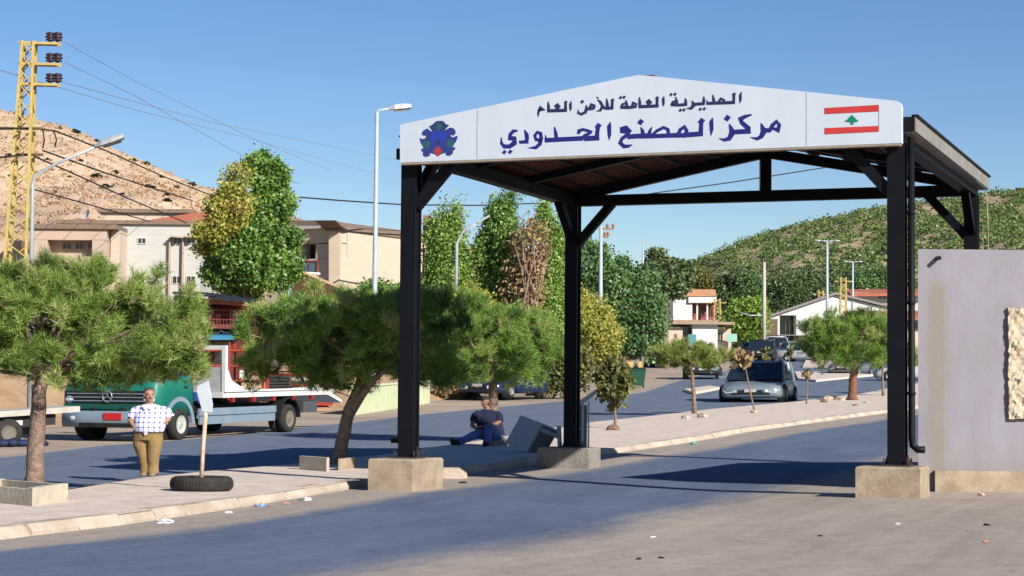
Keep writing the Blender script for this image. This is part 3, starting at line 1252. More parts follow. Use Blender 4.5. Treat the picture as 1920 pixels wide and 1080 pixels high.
    for off, pts in [
        (A, [(578, 310, 26), (598, 262, 32), (636, 285, 32), (580, 300, 34), (572, 340, 26), (570, 378, 8)]),
        (A, [(690, 195, 12), (695, 250, 34), (696, 310, 34)]), (A, [(680, 306, 40), (905, 300, 40)]), (A, [(765, 250, 16), (800, 235, 44), (838, 262, 20)]), (A, [(800, 245, 50), (800, 295, 40)]),
        (A, [(900, 315, 38), (900, 250, 32), (902, 205, 30)]), (A, [(968, 190, 8), (958, 225, 32), (960, 280, 30), (958, 308, 8)]),
        (A, [(1050, 290, 8), (1050, 330, 26), (1090, 347, 30), (1140, 322, 36), (1152, 262, 30), (1145, 235, 10)]), (A, [(1150, 288, 36), (1240, 275, 36)]),
        (A, [(1185, 280, 30), (1210, 228, 34), (1245, 245, 34), (1238, 280, 36)]),
        (A, [(1268, 312, 6), (1318, 300, 30), (1345, 250, 34), (1315, 195, 32), (1280, 172, 10)]), (A, [(1300, 150, 10), (1275, 145, 16), (1290, 160, 12)]),
        (A, [(1392, 158, 12), (1400, 220, 36), (1405, 275, 36)]), (A, [(1335, 262, 34), (1395, 276, 38), (1475, 270, 38)]), (A, [(1458, 288, 36), (1460, 220, 32), (1465, 175, 30)]),
        (A, [(1565, 268, 28), (1582, 228, 26), (1632, 212, 28), (1645, 262, 32), (1560, 268, 28)]), (A, [(1622, 175, 14), (1640, 240, 30)]), (A, [(1640, 268, 34), (1745, 256, 36)]),
        (A, [(1690, 265, 28), (1715, 206, 30), (1745, 225, 30), (1738, 262, 32)]), (A, [(1785, 142, 12), (1790, 200, 34), (1792, 262, 34)]), (A, [(1778, 256, 40), (1925, 250, 38)]),
        (B, [(-10, 256, 38), (225, 246, 38)]), (B, [(72, 205, 16), (105, 185, 42), (145, 212, 20)]), (B, [(105, 195, 48), (108, 245, 40)]), (B, [(206, 262, 36), (206, 200, 32), (210, 150, 30)]),
        (B, [(290, 130, 8), (280, 165, 32), (284, 215, 30), (280, 252, 8)]),
        (B, [(378, 238, 28), (395, 200, 26), (440, 185, 28), (452, 230, 32), (375, 236, 28)]), (B, [(428, 138, 12), (448, 200, 30)]), (B, [(445, 238, 34), (565, 228, 36)]), (B, [(545, 152, 10), (550, 195, 34), (552, 240, 34)]),
        (B, [(625, 185, 10), (640, 215, 34), (645, 240, 40), (615, 276, 32), (560, 278, 6)]), (B, [(640, 228, 36), (775, 218, 36)]), (B, [(768, 132, 10), (768, 180, 34), (762, 230, 34)]),
        (B, [(872, 112, 10), (886, 170, 34), (892, 215, 36)]), (B, [(800, 216, 34), (960, 212, 36), (1142, 204, 38)]), (B, [(803, 178, 6), (810, 212, 26)]),
        (B, [(930, 212, 28), (975, 158, 30), (1008, 178, 30), (1012, 215, 34)]), (B, [(1125, 220, 36), (1128, 150, 30), (1130, 110, 30)]), (B, [(1218, 78, 8), (1206, 120, 32), (1208, 175, 28), (1200, 212, 8)]),
    ]:
        stroke(sm_, pts, off)
    for off, x, y, r in [(A, 903, 203, 24), (A, 1100, 196, 25), (A, 1464, 178, 25), (A, 1560, 147, 22), (A, 1603, 141, 22), (B, 208, 152, 25), (B, 374, 110, 22), (B, 422, 106, 22), (B, 487, 298, 22), (B, 530, 294, 22), (B, 725, 286, 22), (B, 773, 281, 22), (B, 1130, 108, 26)]:
        diamond(sm_, x, y, r, off)
    part('lettering', sm_, INKD, so)

    # flag printed on the board
    fl = MB()
    pl.poly(fl, [(1546, 202.5), (1648, 196.5), (1648, 209), (1546, 214)], .0008, .004, 0)
    pl.poly(fl, [(1546, 240), (1648, 236), (1648, 247), (1546, 252)], .0008, .004, 0)
    ced = [(1597.5, 215), (1601, 219), (1603, 221), (1605, 223), (1610, 226.5), (1606, 229), (1600.5, 229), (1600, 231), (1601.5, 233.5), (1593.5, 233.8), (1595, 231), (1594.5, 229.3), (1588, 229), (1583.5, 227), (1589, 224), (1590.5, 221), (1593.5, 219)]
    pl.poly(fl, ced, .0008, .004, 1)
    pl.slab(fl, 1647.3, 208, 1648.2, 237, .0008, .003, 2)
    part('flag', fl, [RED_S, GRN_S, mat('flag_edge', (.25, .28, .34), None, .6, 5)], so)

    # round blue emblem
    em = MB()

    def ep(pts, o1, m):
        pl.poly(em, [(770 + x / 10.8, 210 + y / 10.8) for x, y in pts], .0008, o1, m)
    ep([(370, 292), (450, 250), (490, 208), (530, 182), (640, 178), (685, 205), (700, 238), (782, 268), (692, 366), (440, 378)], .004, 0)
    ep([(440, 382), (692, 370), (740, 345), (790, 318), (850, 318), (900, 360), (915, 410), (905, 445), (870, 478), (815, 462), (805, 480), (850, 515), (950, 478), (945, 540), (915, 610), (860, 680), (850, 712), (905, 715), (905, 755), (860, 785), (855, 840), (800, 885), (740, 885), (705, 855), (715, 820), (625, 850), (550, 900), (480, 850), (390, 830), (395, 880), (330, 910), (275, 900), (245, 865), (258, 812), (215, 785), (225, 745), (268, 725), (205, 625), (182, 520), (220, 545), (280, 545), (322, 490), (300, 480), (235, 470), (228, 420), (260, 375), (325, 335), (360, 345), (410, 390)], .004, 1)

    def disc(cx, cy, rx, ry, o1, m):
        ep([(cx + rx * cos(2 * pi * k / 18), cy + ry * sin(2 * pi * k / 18)) for k in range(18)], o1, m)
    disc(575, 300, 60, 75, .0048, 2)
    disc(320, 660, 75, 85, .0048, 2)
    disc(805, 640, 75, 85, .0048, 2)
    disc(570, 500, 170, 120, .0048, 3)
    ep([(555, 685), (645, 790), (552, 905), (462, 790)], .0056, 4)
    disc(555, 590, 45, 40, .0052, 0)
    part('emblem', em, [mat('emblem_navy', (.03, .05, .17), None, .5, 5), mat('emblem_blue', (.035, .055, .26), None, .5, 5), mat('emblem_green', (.03, .13, .15), None, .5, 5), mat('emblem_bright', (.025, .06, .42), None, .5, 5), mat('emblem_red', (.45, .05, .05), None, .5, 5)], so)


canopy()

# ------------------------------------------------------------------ gate building wall on the right, with the rough stone plaque


def gate_wall():
    w0 = G(1722, 925)
    x0, y0 = w0.x, w0.y
    zt = P(1722, 467, y0).z
    zb = T(x0 + 2, y0)
    t = thing('gate_building', 'pale grey rendered gate building beside the right post with water streaks', 'building', (x0 + 3, y0, zb))
    mb = MB()
    a = Vector((x0, y0, zb - .2)); d = Vector((2.6, 4.4, 0))
    foot = [a, a + Vector((9, 0, 0)), a + Vector((9, 0, 0)) + d, a + d]
    n = 14
    mb.prism([p for p in foot], (0, 0, zt - zb + .2))
    m = mat('grey_render', (.315, .295, .33), (.255, .24, .26), .9, 1.6, bump=.12, bscale=18, detail=12, stretch=(1, 1, .45))
    # a streak of old rainwater below the spout: real stain with its own shape
    nt = m.node_tree
    b = nt.nodes['Principled BSDF']
    src = b.inputs['Base Color'].links[0].from_socket
    tc = nt.nodes.new('ShaderNodeTexCoord')
    sp = nt.nodes.new('ShaderNodeSeparateXYZ')
    nt.links.new(tc.outputs['Object'], sp.inputs[0])
    sx = P(1757, 500, y0).x - (x0 + 3)
    nz = nt.nodes.new('ShaderNodeTexNoise'); nz.inputs['Scale'].default_value = 2.5; nz.inputs['Detail'].default_value = 5

    def mth(op, p, q):
        g = nt.nodes.new('ShaderNodeMath'); g.operation = op
        for i, v in enumerate((p, q)):
            if isinstance(v, (int, float)):
                g.inputs[i].default_value = v
            else:
                nt.links.new(v, g.inputs[i])
        return g.outputs[0]

    def smooth(v, lo, hi):
        g = nt.nodes.new('ShaderNodeMapRange'); g.interpolation_type = 'SMOOTHSTEP'
        nt.links.new(v, g.inputs[0]); g.inputs[1].default_value = lo; g.inputs[2].default_value = hi
        return g.outputs[0]
    dx = mth('ABSOLUTE', mth('SUBTRACT', sp.outputs['X'], sx), 0)
    wob = mth('ADD', dx, mth('MULTIPLY', mth('SUBTRACT', nz.outputs['Fac'], .5), .3))
    k1 = mth('MULTIPLY', mth('SUBTRACT', 1.0, smooth(wob, .02, .26)), mth('SUBTRACT', 1.0, smooth(sp.outputs['Z'], zt - zb - .6, zt - zb - .45)))
    k2 = mth('SUBTRACT', 1.0, smooth(mth('ADD', sp.outputs['Z'], mth('MULTIPLY', nz.outputs['Fac'], .8)), .5, 1.4))
    kk = mth('MULTIPLY', mth('MAXIMUM', k1, mth('MULTIPLY', k2, .7)), .55)
    mx = nt.nodes.new('ShaderNodeMix'); mx.data_type = 'RGBA'
    nt.links.new(kk, mx.inputs['Factor']); nt.links.new(src, mx.inputs['A']); mx.inputs['B'].default_value = (.20, .165, .11, 1)
    nt.links.new(mx.outputs['Result'], b.inputs['Base Color'])
    part('wall', mb, m, t)
    pb = MB()
    pb.obox(Vector((x0 + .25, y0 - .12, zb - .2)), (9, 0, 0), (0, .117, 0), (0, 0, .2 + .36))
    part('plinth', pb, CONC, t)
    sp_ = MB()
    q = P(1757, 484, y0)
    sp_.tube([q + Vector((0, .05, 0)), q + Vector((0, -.17, -.01))], .035, 10, cap=False)
    sp_.tube([q + Vector((0, .05, 0)), q + Vector((0, -.15, -.01))], .03, 10)
    part('drain_spout', sp_, mat('spout_black', (.01, .01, .012), None, .6, 5), t)
    # the plaque: quarry-faced stone slab
    s = MB()
    c = P(1889, 578, y0); e = P(1885, 785, y0)
    wd, hh = 1.7, c.z - e.z
    nx, nz_ = 40, 36
    vs = []
    rr = random.Random(3)
    for j in range(nz_ + 1):
        for i in range(nx + 1):
            fx, fz = i / nx, j / nz_
            edge = min(fx, fz, 1 - fx, 1 - fz)
            dep = .08 + (.034 * vnoise(fx * 9, fz * 10, 2) + rr.uniform(-.02, .02)) * (1 if edge > .01 else .3)
            jx = rr.uniform(-.015, .015) if edge < .01 else 0
            vs.append((c.x + fx * wd + jx, y0 - max(.05, dep), e.z + fz * hh + (rr.uniform(-.01, .01) if edge < .01 else 0)))
    k = nx + 1
    fs = [(j * k + i, j * k + i + 1, (j + 1) * k + i + 1, (j + 1) * k + i) for j in range(nz_) for i in range(nx)]
    s.add(vs, fs)
    bd = [j * k for j in range(nz_ + 1)], [j * k + nx for j in range(nz_ + 1)], list(range(k)), [nz_ * k + i for i in range(k)]
    for L in bd:
        o = len(s.v)
        s.v += [(s.v[q][0], y0 - .003, s.v[q][2]) for q in L]
        for q in range(len(L) - 1):
            s.f.append([L[q], L[q + 1], o + q + 1, o + q]); s.m.append(0); s.s.append(False)
    single('stone_plaque', s, mat('cream_rough_stone', (.66, .56, .42), (.52, .42, .29), .9, 4, bump=.5, bscale=25), (c.x, y0, e.z), 'rough cream stone plaque fixed to the grey wall at right edge', 'plaque')


gate_wall()

# ------------------------------------------------------------------ buildings on the left
TAN = mat('tan_limestone', (.57, .43, .33), (.50, .37, .28), .9, 1.2, bump=.15, bscale=6, stretch=(1, 1, 6))
TAN_L = mat('cream_limestone', (.64, .52, .40), (.57, .46, .35), .9, 1.2, bump=.15, bscale=6, stretch=(1, 1, 6))
WHITE_S = mat('white_limestone', (.57, .555, .51), (.51, .495, .45), .9, 1.0, bump=.15, bscale=6, stretch=(1, 1, 6))
CORN = mat('brown_cornice', (.27, .19, .14), (.20, .14, .10), .85, 2)
TILE = mat('red_roof_tiles', (.50, .17, .10), (.38, .12, .07), .85, 3, bump=.5, bscale=10, stretch=(1, 4, 1))
PANE = glass_mat('dark_pane', (.03, .025, .02), .15)
FRAME_W = mat('pale_frame', (.55, .47, .38), None, .7, 4)
WHITE_P = mat('white_paint', (.74, .73, .70), (.64, .62, .58), .6, 2.5)


def gz(px, D):
    x = ray(px, 700)[0] * D
    return T(x, D)


def window(pl, x0, y0, x1, y1, parent, fr=FRAME_W, off=0.0, t=2.0, pane=PANE):
    mb = MB()
    for a in ((x0 - t, y0 - t, x1 + t, y0), (x0 - t, y1, x1 + t, y1 + t), (x0 - t, y0, x0, y1), (x1, y0, x1 + t, y1)):
        pl.slab(mb, *a, off - .05, off + .06)
    w = part('window', mb, fr, parent)
    g = MB()
    pl.slab(g, x0, y0, x1, y1, off - .05, off + .012)
    xm = (x0 + x1) / 2
    part('pane', g, pane, w)
    b = MB(); pl.slab(b, xm - .5, y0, xm + .5, y1, off + .013, off + .05)
    part('glazing_bar', b, fr, w)
    return w


def left_building():
    F = Plane(70, 122, 380, 122)
    c = P(220, 600, 122)
    t = thing('stone_building', 'long cream and tan stone building with flat cornices below the bare hill', 'building', (c.x, c.y, gz(220, 122)))
    mb = MB(); F.slab(mb, 68, 435, 219, 640, -.0, 3.0)
    # side recess wing: hollow window bay in the tan block
    t1 = MB()
    for a in ((68, 435, 219, 457), (68, 487, 219, 660), (68, 457, 110, 487), (192, 457, 219, 487)):
        F.slab(t1, *a, 2.0, 3.0)
    F.slab(t1, 68.2, 435.3, 218.8, 659, -6, 1.99)
    part('tan_wall', t1, TAN, t)
    b = MB()
    F.slab(b, 62, 428.5, 238, 437, -6, 3.2)
    part('cornice', b, CORN, t)
    for x0, x1 in ((132, 147), (155, 170), (178, 190)):
        window(F, x0, 461, x1, 471, t, TAN, 2.0, 1.0)
    s = MB(); F.slab(s, 219.3, 437.2, 236, 659, -5.5, 2.2)
    part('lit_side_face', s, TAN_L, t)  # tan block's sunlit side, its brightness put into a paler stone colour
    w = MB(); F.slab(w, 110, 420.5, 374, 660, -12, -.2)
    part('white_wall', w, WHITE_S, t)
    c2 = MB(); F.slab(c2, 104, 413, 400, 420.3, -12.4, .0)
    part('cornice', c2, CORN, t)
    up = MB(); F.slab(up, 170, 391, 346, 413.5, -11, -3)
    part('upper_storey', up, TAN_L, t)
    c3 = MB(); F.slab(c3, 164, 383.5, 349, 390.8, -11.4, -2.75)
    part('cornice', c3, CORN, t)
    r = MB()
    r.prism([F.pt(248, 412.5, -1.5), F.pt(425, 412.5, -1.5), F.pt(425, 389, -2.9), F.pt(350, 391, -2.9)], F.n * .12)
    r.prism([F.pt(122, 412.5, -1.5), F.pt(166, 412.5, -1.5), F.pt(164, 404, -2.5), F.pt(128, 404, -2.5)], F.n * .12)
    part('tiled_roof', r, TILE, t)
    window(F, 258, 446.5, 272, 456, t, WHITE_P, -.2, 1.2)
    for x in (317, 342):
        p = MB(); F.slab(p, x - 1.2, 445, x + 1.2, 640, -.2, .1)
        part('pilaster', p, TAN, t)
    for x0, x1 in ((325, 339), (350, 365)):
        window(F, x0, 446, x1, 456, t, WHITE_P, -.2, 1)
        h = MB(); F.poly(h, [(x0 - 3, 442), (x1 + 2, 444), (x1 + 2, 447), (x0 - 3, 445)], -.19, .5)
        part('window_hood', h, TAN, t)
    for x0, x1, y0, y1 in ((323, 338, 518, 531), (349, 365, 518, 536), (252, 270, 518, 536)):
        window(F, x0, y0, x1, y1, t, WHITE_P, -.2, 1)
    # lower left wing with an arch
    a = MB(); F.slab(a, -60, 452, 67.5, 660, -8, .5)
    part('side_wing', a, TAN, t)
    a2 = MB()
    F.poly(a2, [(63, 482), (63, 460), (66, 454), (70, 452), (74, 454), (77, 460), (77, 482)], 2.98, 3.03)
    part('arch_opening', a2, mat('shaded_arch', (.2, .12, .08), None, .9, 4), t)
    # dish and tank on the roof
    d = MB()
    q = F.pt(140, 412, -3)
    d.lathe([(.02, 0), (.22, .03), (.38, .1), (.4, .11)], q + Vector((.1, 0, .5)), (-.7, -.6, .4), 16)
    d.tube([q, q + Vector((.1, 0, .5))], .04, 6)
    part('satellite_dish', d, WHITE_P, t)


left_building()


def right_wing():
    # faces the road obliquely: front from 540 to 636, lit side running away to the right
    A = Plane(530, 112, 636, 110)
    c = P(600, 600, 112)
    t = thing('stone_house', 'cream stone house with sloping dark eaves behind the tall lamp post', 'house', (c.x, c.y, gz(600, 112)))
    w = MB()
    for a in ((500, 430, 636, 457), (500, 486, 636, 660), (500, 457, 567, 486), (592, 457, 636, 486)):
        A.slab(w, *a, -.7, 0)
    A.slab(w, 500.3, 430.3, 635.7, 659, -9, -.72)
    part('front_wall', w, TAN_L, t)
    window(A, 568, 458, 591, 485, t, TAN, -.7, .6)
    window(A, 566, 491, 594, 514, t, mat('red_frame', (.3, .05, .04), None, .6, 4), 0, 2.2, glass_mat('blue_pane', (.08, .16, .2), .1))
    B = Plane(636.5, 110, 770, 126)
    s = MB()
    B.poly(s, [(636.5, 432), (690, 450), (760, 478), (760, 560), (636.5, 600)], -.6, 0)
    part('side_wall', s, TAN_L, t)
    e = MB()
    A.poly(e, [(498, 414), (620, 414), (640, 424), (640, 432), (618, 424), (498, 424)], -9, .3)
    part('eaves', e, CORN, t)
    e2_ = MB()
    B.poly(e2_, [(620, 413), (690, 437), (748, 463), (752, 471), (690, 448), (640, 432)], -.9, .25)
    part('eaves', e2_, CORN, t)
    f = MB(); A.slab(f, 500, 424.2, 612, 431, .001, .3)
    part('white_band', f, WHITE_S, t)
    window(B, 649, 464, 664, 492, t, TAN, 0, 1.0, pane=mat('recess_shade_tan', (.3, .19, .11), None, .9, 3))  # pane coloured dark tan to stand for shade in a window recess
    for x in (646, 653, 660):
        window(B, x, 522, x + 4, 534, t, TAN, 0, .5)
    h = MB(); A.poly(h, [(620, 455), (622, 451), (627, 449), (632, 452), (632, 458), (620, 458)], .0, .25)
    part('window_hood', h, TAN, t)
    # white extension further right
    c2 = P(720, 600, 150)
    t2 = thing('white_house', 'white walled house with low brown roof just left of the near black post', 'house', (c2.x, c2.y, gz(720, 150)))
    Q = Plane(672, 150, 800, 158)
    m = MB(); Q.slab(m, 674, 448, 800, 620, -8, 0)
    part('wall', m, WHITE_S, t2)
    m = MB(); Q.poly(m, [(668, 449), (700, 441), (735, 452), (760, 462), (802, 466), (802, 472), (668, 455)], -8.5, .8)
    part('roof', m, CORN, t2)
    m = MB(); Q.slab(m, 700, 466, 746, 534, .05, 1.2)
    part('porch', m, TAN_L, t2)
    window(Q, 752, 486, 764, 500, t2, WHITE_P, 0, 1)
    # orange ramp wall below
    O = Plane(520, 100, 640, 96)
    c3 = P(575, 600, 98)
    w3 = MB()
    O.poly(w3, [(548, 508), (556, 507), (628, 537), (650, 548), (650, 640), (548, 640)], -.4, 0)
    single('ramp_wall', w3, mat('orange_plaster', (.66, .43, .25), (.56, .35, .2), .9, 1.5), (c3.x, c3.y, gz(575, 98)), 'orange plastered ramp wall sloping down behind the pine crown', 'wall')
    k = MB(); O.slab(k, 527, 513, 546, 575, -1.5, .2)
    c4 = P(536, 600, 99)
    t4 = thing('kiosk', 'small pale blue and white kiosk at the high end of the orange ramp wall', 'kiosk', (c4.x, c4.y, gz(536, 99)))
    part('wall', k, mat('pale_blue_paint', (.42, .55, .6), None, .6, 3), t4)
    k = MB(); O.slab(k, 523, 509, 547.5, 512.8, -1.7, .6)
    part('roof', k, WHITE_P, t4)


right_wing()

MAROON = mat('maroon_paint', (.17, .035, .03), (.11, .022, .02), .7, 2)
REDP = mat('red_oxide_paint', (.42, .06, .03), (.28, .035, .02), .6, 2.5)
NAVY = mat('navy_canvas', (.012, .016, .03), (.02, .022, .03), .8, 4)
AWN = mat('blue_awning', (.05, .27, .44), (.04, .22, .36), .6, 2)
GREYM = mat('grey_shutter', (.12, .115, .11), (.08, .08, .075), .6, 8, stretch=(.2, .2, 6))


def shop():
    S = Plane(340, 84, 560, 84)
    c = P(430, 600, 84)
    zb = gz(430, 84)
    t = thing('roadside_shop', 'maroon two storey roadside shop with railed balcony and red slab above a blue awning', 'shop', (c.x, c.y, zb))
    m = MB(); S.slab(m, 330, 575, 476, 760, -6, 0)
    part('wall', m, MAROON, t)
    m = MB(); S.poly(m, [(338, 557), (350, 558), (466, 571), (466, 576.5), (338, 566)], -6.3, 1.6)
    part('roof_slab', m, mat('tan_red_slab', (.45, .17, .11), (.35, .12, .08), .8, 3), t)
    m = MB(); S.slab(m, 352, 610, 468, 618, .003, 1.3)
    part('balcony_floor', m, mat('maroon_floor', (.22, .06, .05), None, .8, 3), t)
    rl = MB()
    for x in range(355, 468, 6):
        S.slab(rl, x, 583, x + .8, 610, 1.22, 1.27)
    for y in (583, 592, 601):
        S.slab(rl, 354, y, 468, y + 1.2, 1.275, 1.3)
    part('balcony_railing', rl, mat('red_rail', (.33, .07, .06), None, .6, 4), t)
    for x0, x1 in ((378, 392), (430, 462)):
        window(S, x0, 581, x1, 606, t, MAROON, 0, 1)
    cl = MB(); S.slab(cl, 393, 582, 405, 609, .55, .6); S.slab(cl, 408, 590, 418, 610, .6, .66)
    part('hung_cloth', cl, mat('tan_cloth', (.5, .33, .25), (.4, .25, .18), .9, 6), t)
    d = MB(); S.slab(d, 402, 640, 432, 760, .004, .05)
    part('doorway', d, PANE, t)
    aw = MB()
    p = [S.pt(392, 617, .02), S.pt(442, 617, .02), S.pt(448, 633, 1.3), S.pt(396, 633, 1.3)]
    aw.prism(p, (0, 0, -.06))
    aw.prism([S.pt(396, 632.4, 1.32), S.pt(448, 632.4, 1.32), S.pt(448, 639, 1.32), S.pt(396, 639, 1.32)], S.n * .03)
    ao = part('awning', aw, AWN, t)
    sc_ = MB()
    rr = random.Random(4)
    a0, a1 = S.pt(404, 624, .78), S.pt(436, 624, .78)
    for k in range(7):
        a = a0.lerp(a1, k / 7); b = a0.lerp(a1, (k + .75) / 7)
        sc_.bar(a + Vector((0, -.03, rr.uniform(-.08, .06))), b + Vector((0, -.03, rr.uniform(-.06, .1))), .05, .07)
    part('awning_writing', sc_, WHITE_P, ao)
    # dark canvas over the upper terrace
    n = MB()
    for k, (x0, x1, y) in enumerate(((340, 420, 546), (405, 470, 554))):
        p = [S.pt(x0, y + 6, 2.2), S.pt(x1, y + 12, 2.2), S.pt(x1 - 6, y + 1, -2.5), S.pt(x0 + 6, y - 6, -2.5)]
        n.prism(p, (0, 0, -.1 - .02 * k))
    single('canvas_shade', n, NAVY, (c.x, c.y, zb), 'dark navy canvas shade stretched above the red slab of the shop', 'awning')
    # red steel rack in front of the shop
    Rk = Plane(380, 78, 560, 78)
    c = P(470, 700, 78)
    zb = gz(470, 78)
    t2 = thing('steel_rack', 'red steel rack loaded with boxes and a leaning plank behind the flatbed truck', 'rack', (c.x, c.y, zb))
    f = MB()
    for x in (372, 428, 492):
        for o in (0, -1.5):
            Rk.slab(f, x, 642, x + 3.4, 775, o - .06, o)
    for y in (655, 684, 712, 742):
        Rk.slab(f, 375.5, y, 491.5, y + 3.4, -1.55, -.01)
    Rk.slab(f, 420, 712, 496, 745, -1.5, -1.45)
    part('frame', f, REDP, t2)
    bx = MB(); Rk.slab(bx, 397, 690, 407, 711.5, -1.0, -.3)
    part('box', bx, WHITE_P, t2)
    bx = MB(); Rk.slab(bx, 448, 693, 456, 711.5, -1.0, -.2)
    part('box', bx, WHITE_P, t2)
    bx = MB(); Rk.slab(bx, 463, 694, 486, 706, -1.1, -.2)
    part('bundle', bx, mat('orange_cloth', (.55, .25, .12), (.42, .18, .08), .9, 6), t2)
    bx = MB(); Rk.slab(bx, 452, 706, 492, 728, -.95, -.05)
    part('crate', bx, mat('pale_wood', (.55, .42, .27), (.42, .3, .18), .8, 5), t2)
    bx = MB(); bx.bar(Rk.pt(442, 742, .15), Rk.pt(478, 706, .15), .14, .05)
    part('plank', bx, mat('plank_wood', (.62, .50, .36), (.5, .39, .26), .8, 5), t2)
    # grey shuttered container
    K = Plane(490, 82, 640, 80)
    c = P(530, 700, 82)
    t3 = thing('shipping_container', 'red container with a grey shutter front parked behind the truck bed', 'container', (c.x, c.y, gz(530, 82)))
    m = MB(); K.slab(m, 497, 700, 556, 760, -2.5, 0)
    part('body', m, REDP, t3)
    m = MB(); K.slab(m, 506, 704, 545, 758, .004, .05)
    for k in range(9):
        K.slab(m, 506, 706 + k * 6, 545, 708 + k * 6, .051, .08)
    part('shutter', m, GREYM, t3)
    # pile of sacks beside
    q = P(595, 735, 80)
    sk = MB()
    rr = random.Random(8)
    for k in range(9):
        sk.ell(q + Vector((rr.uniform(-.9, .9), rr.uniform(-.4, .4), rr.uniform(-.1, .45))), (.42, .3, .16), 10)
    single('sack_pile', sk, mat('sack_cream', (.55, .52, .42), (.42, .40, .3), .9, 4), (q.x, q.y, gz(595, 80)), 'pile of cream sacks between the red container and the green wall', 'sacks')


shop()


def green_wall():
    a, b = G(668, 778), G(806, 756)
    u = (b - a); u.z = 0
    L = u.length
    u.normalize()
    n = Vector((-u.y, u.x, 0))
    mb = MB()
    h0, h1 = 1.05, .95
    mb.prism([a + Vector((0, 0, -.2)), b + Vector((0, 0, -.2)), b + Vector((0, 0, h1)), a + Vector((0, 0, h0))], n * .28)
    c = (a + b) / 2
    t = thing('low_wall', 'low pale lime green wall beside the road behind the leaning pine', 'wall', c)
    part('wall', mb, mat('lime_plaster', (.62, .66, .42), (.52, .57, .34), .85, 2, bump=.2, bscale=20), t)
    m2 = MB(); m2.obox(a + Vector((0, 0, h0 + .003)) - n * .04, u * L + Vector((0, 0, b.z - a.z + h1 - h0)), n * .36, (0, 0, .07))
    part('coping', m2, mat('lime_coping', (.66, .68, .5), (.58, .6, .42), .85, 3), t)


green_wall()

# ------------------------------------------------------------------ buildings beyond the junction (right)


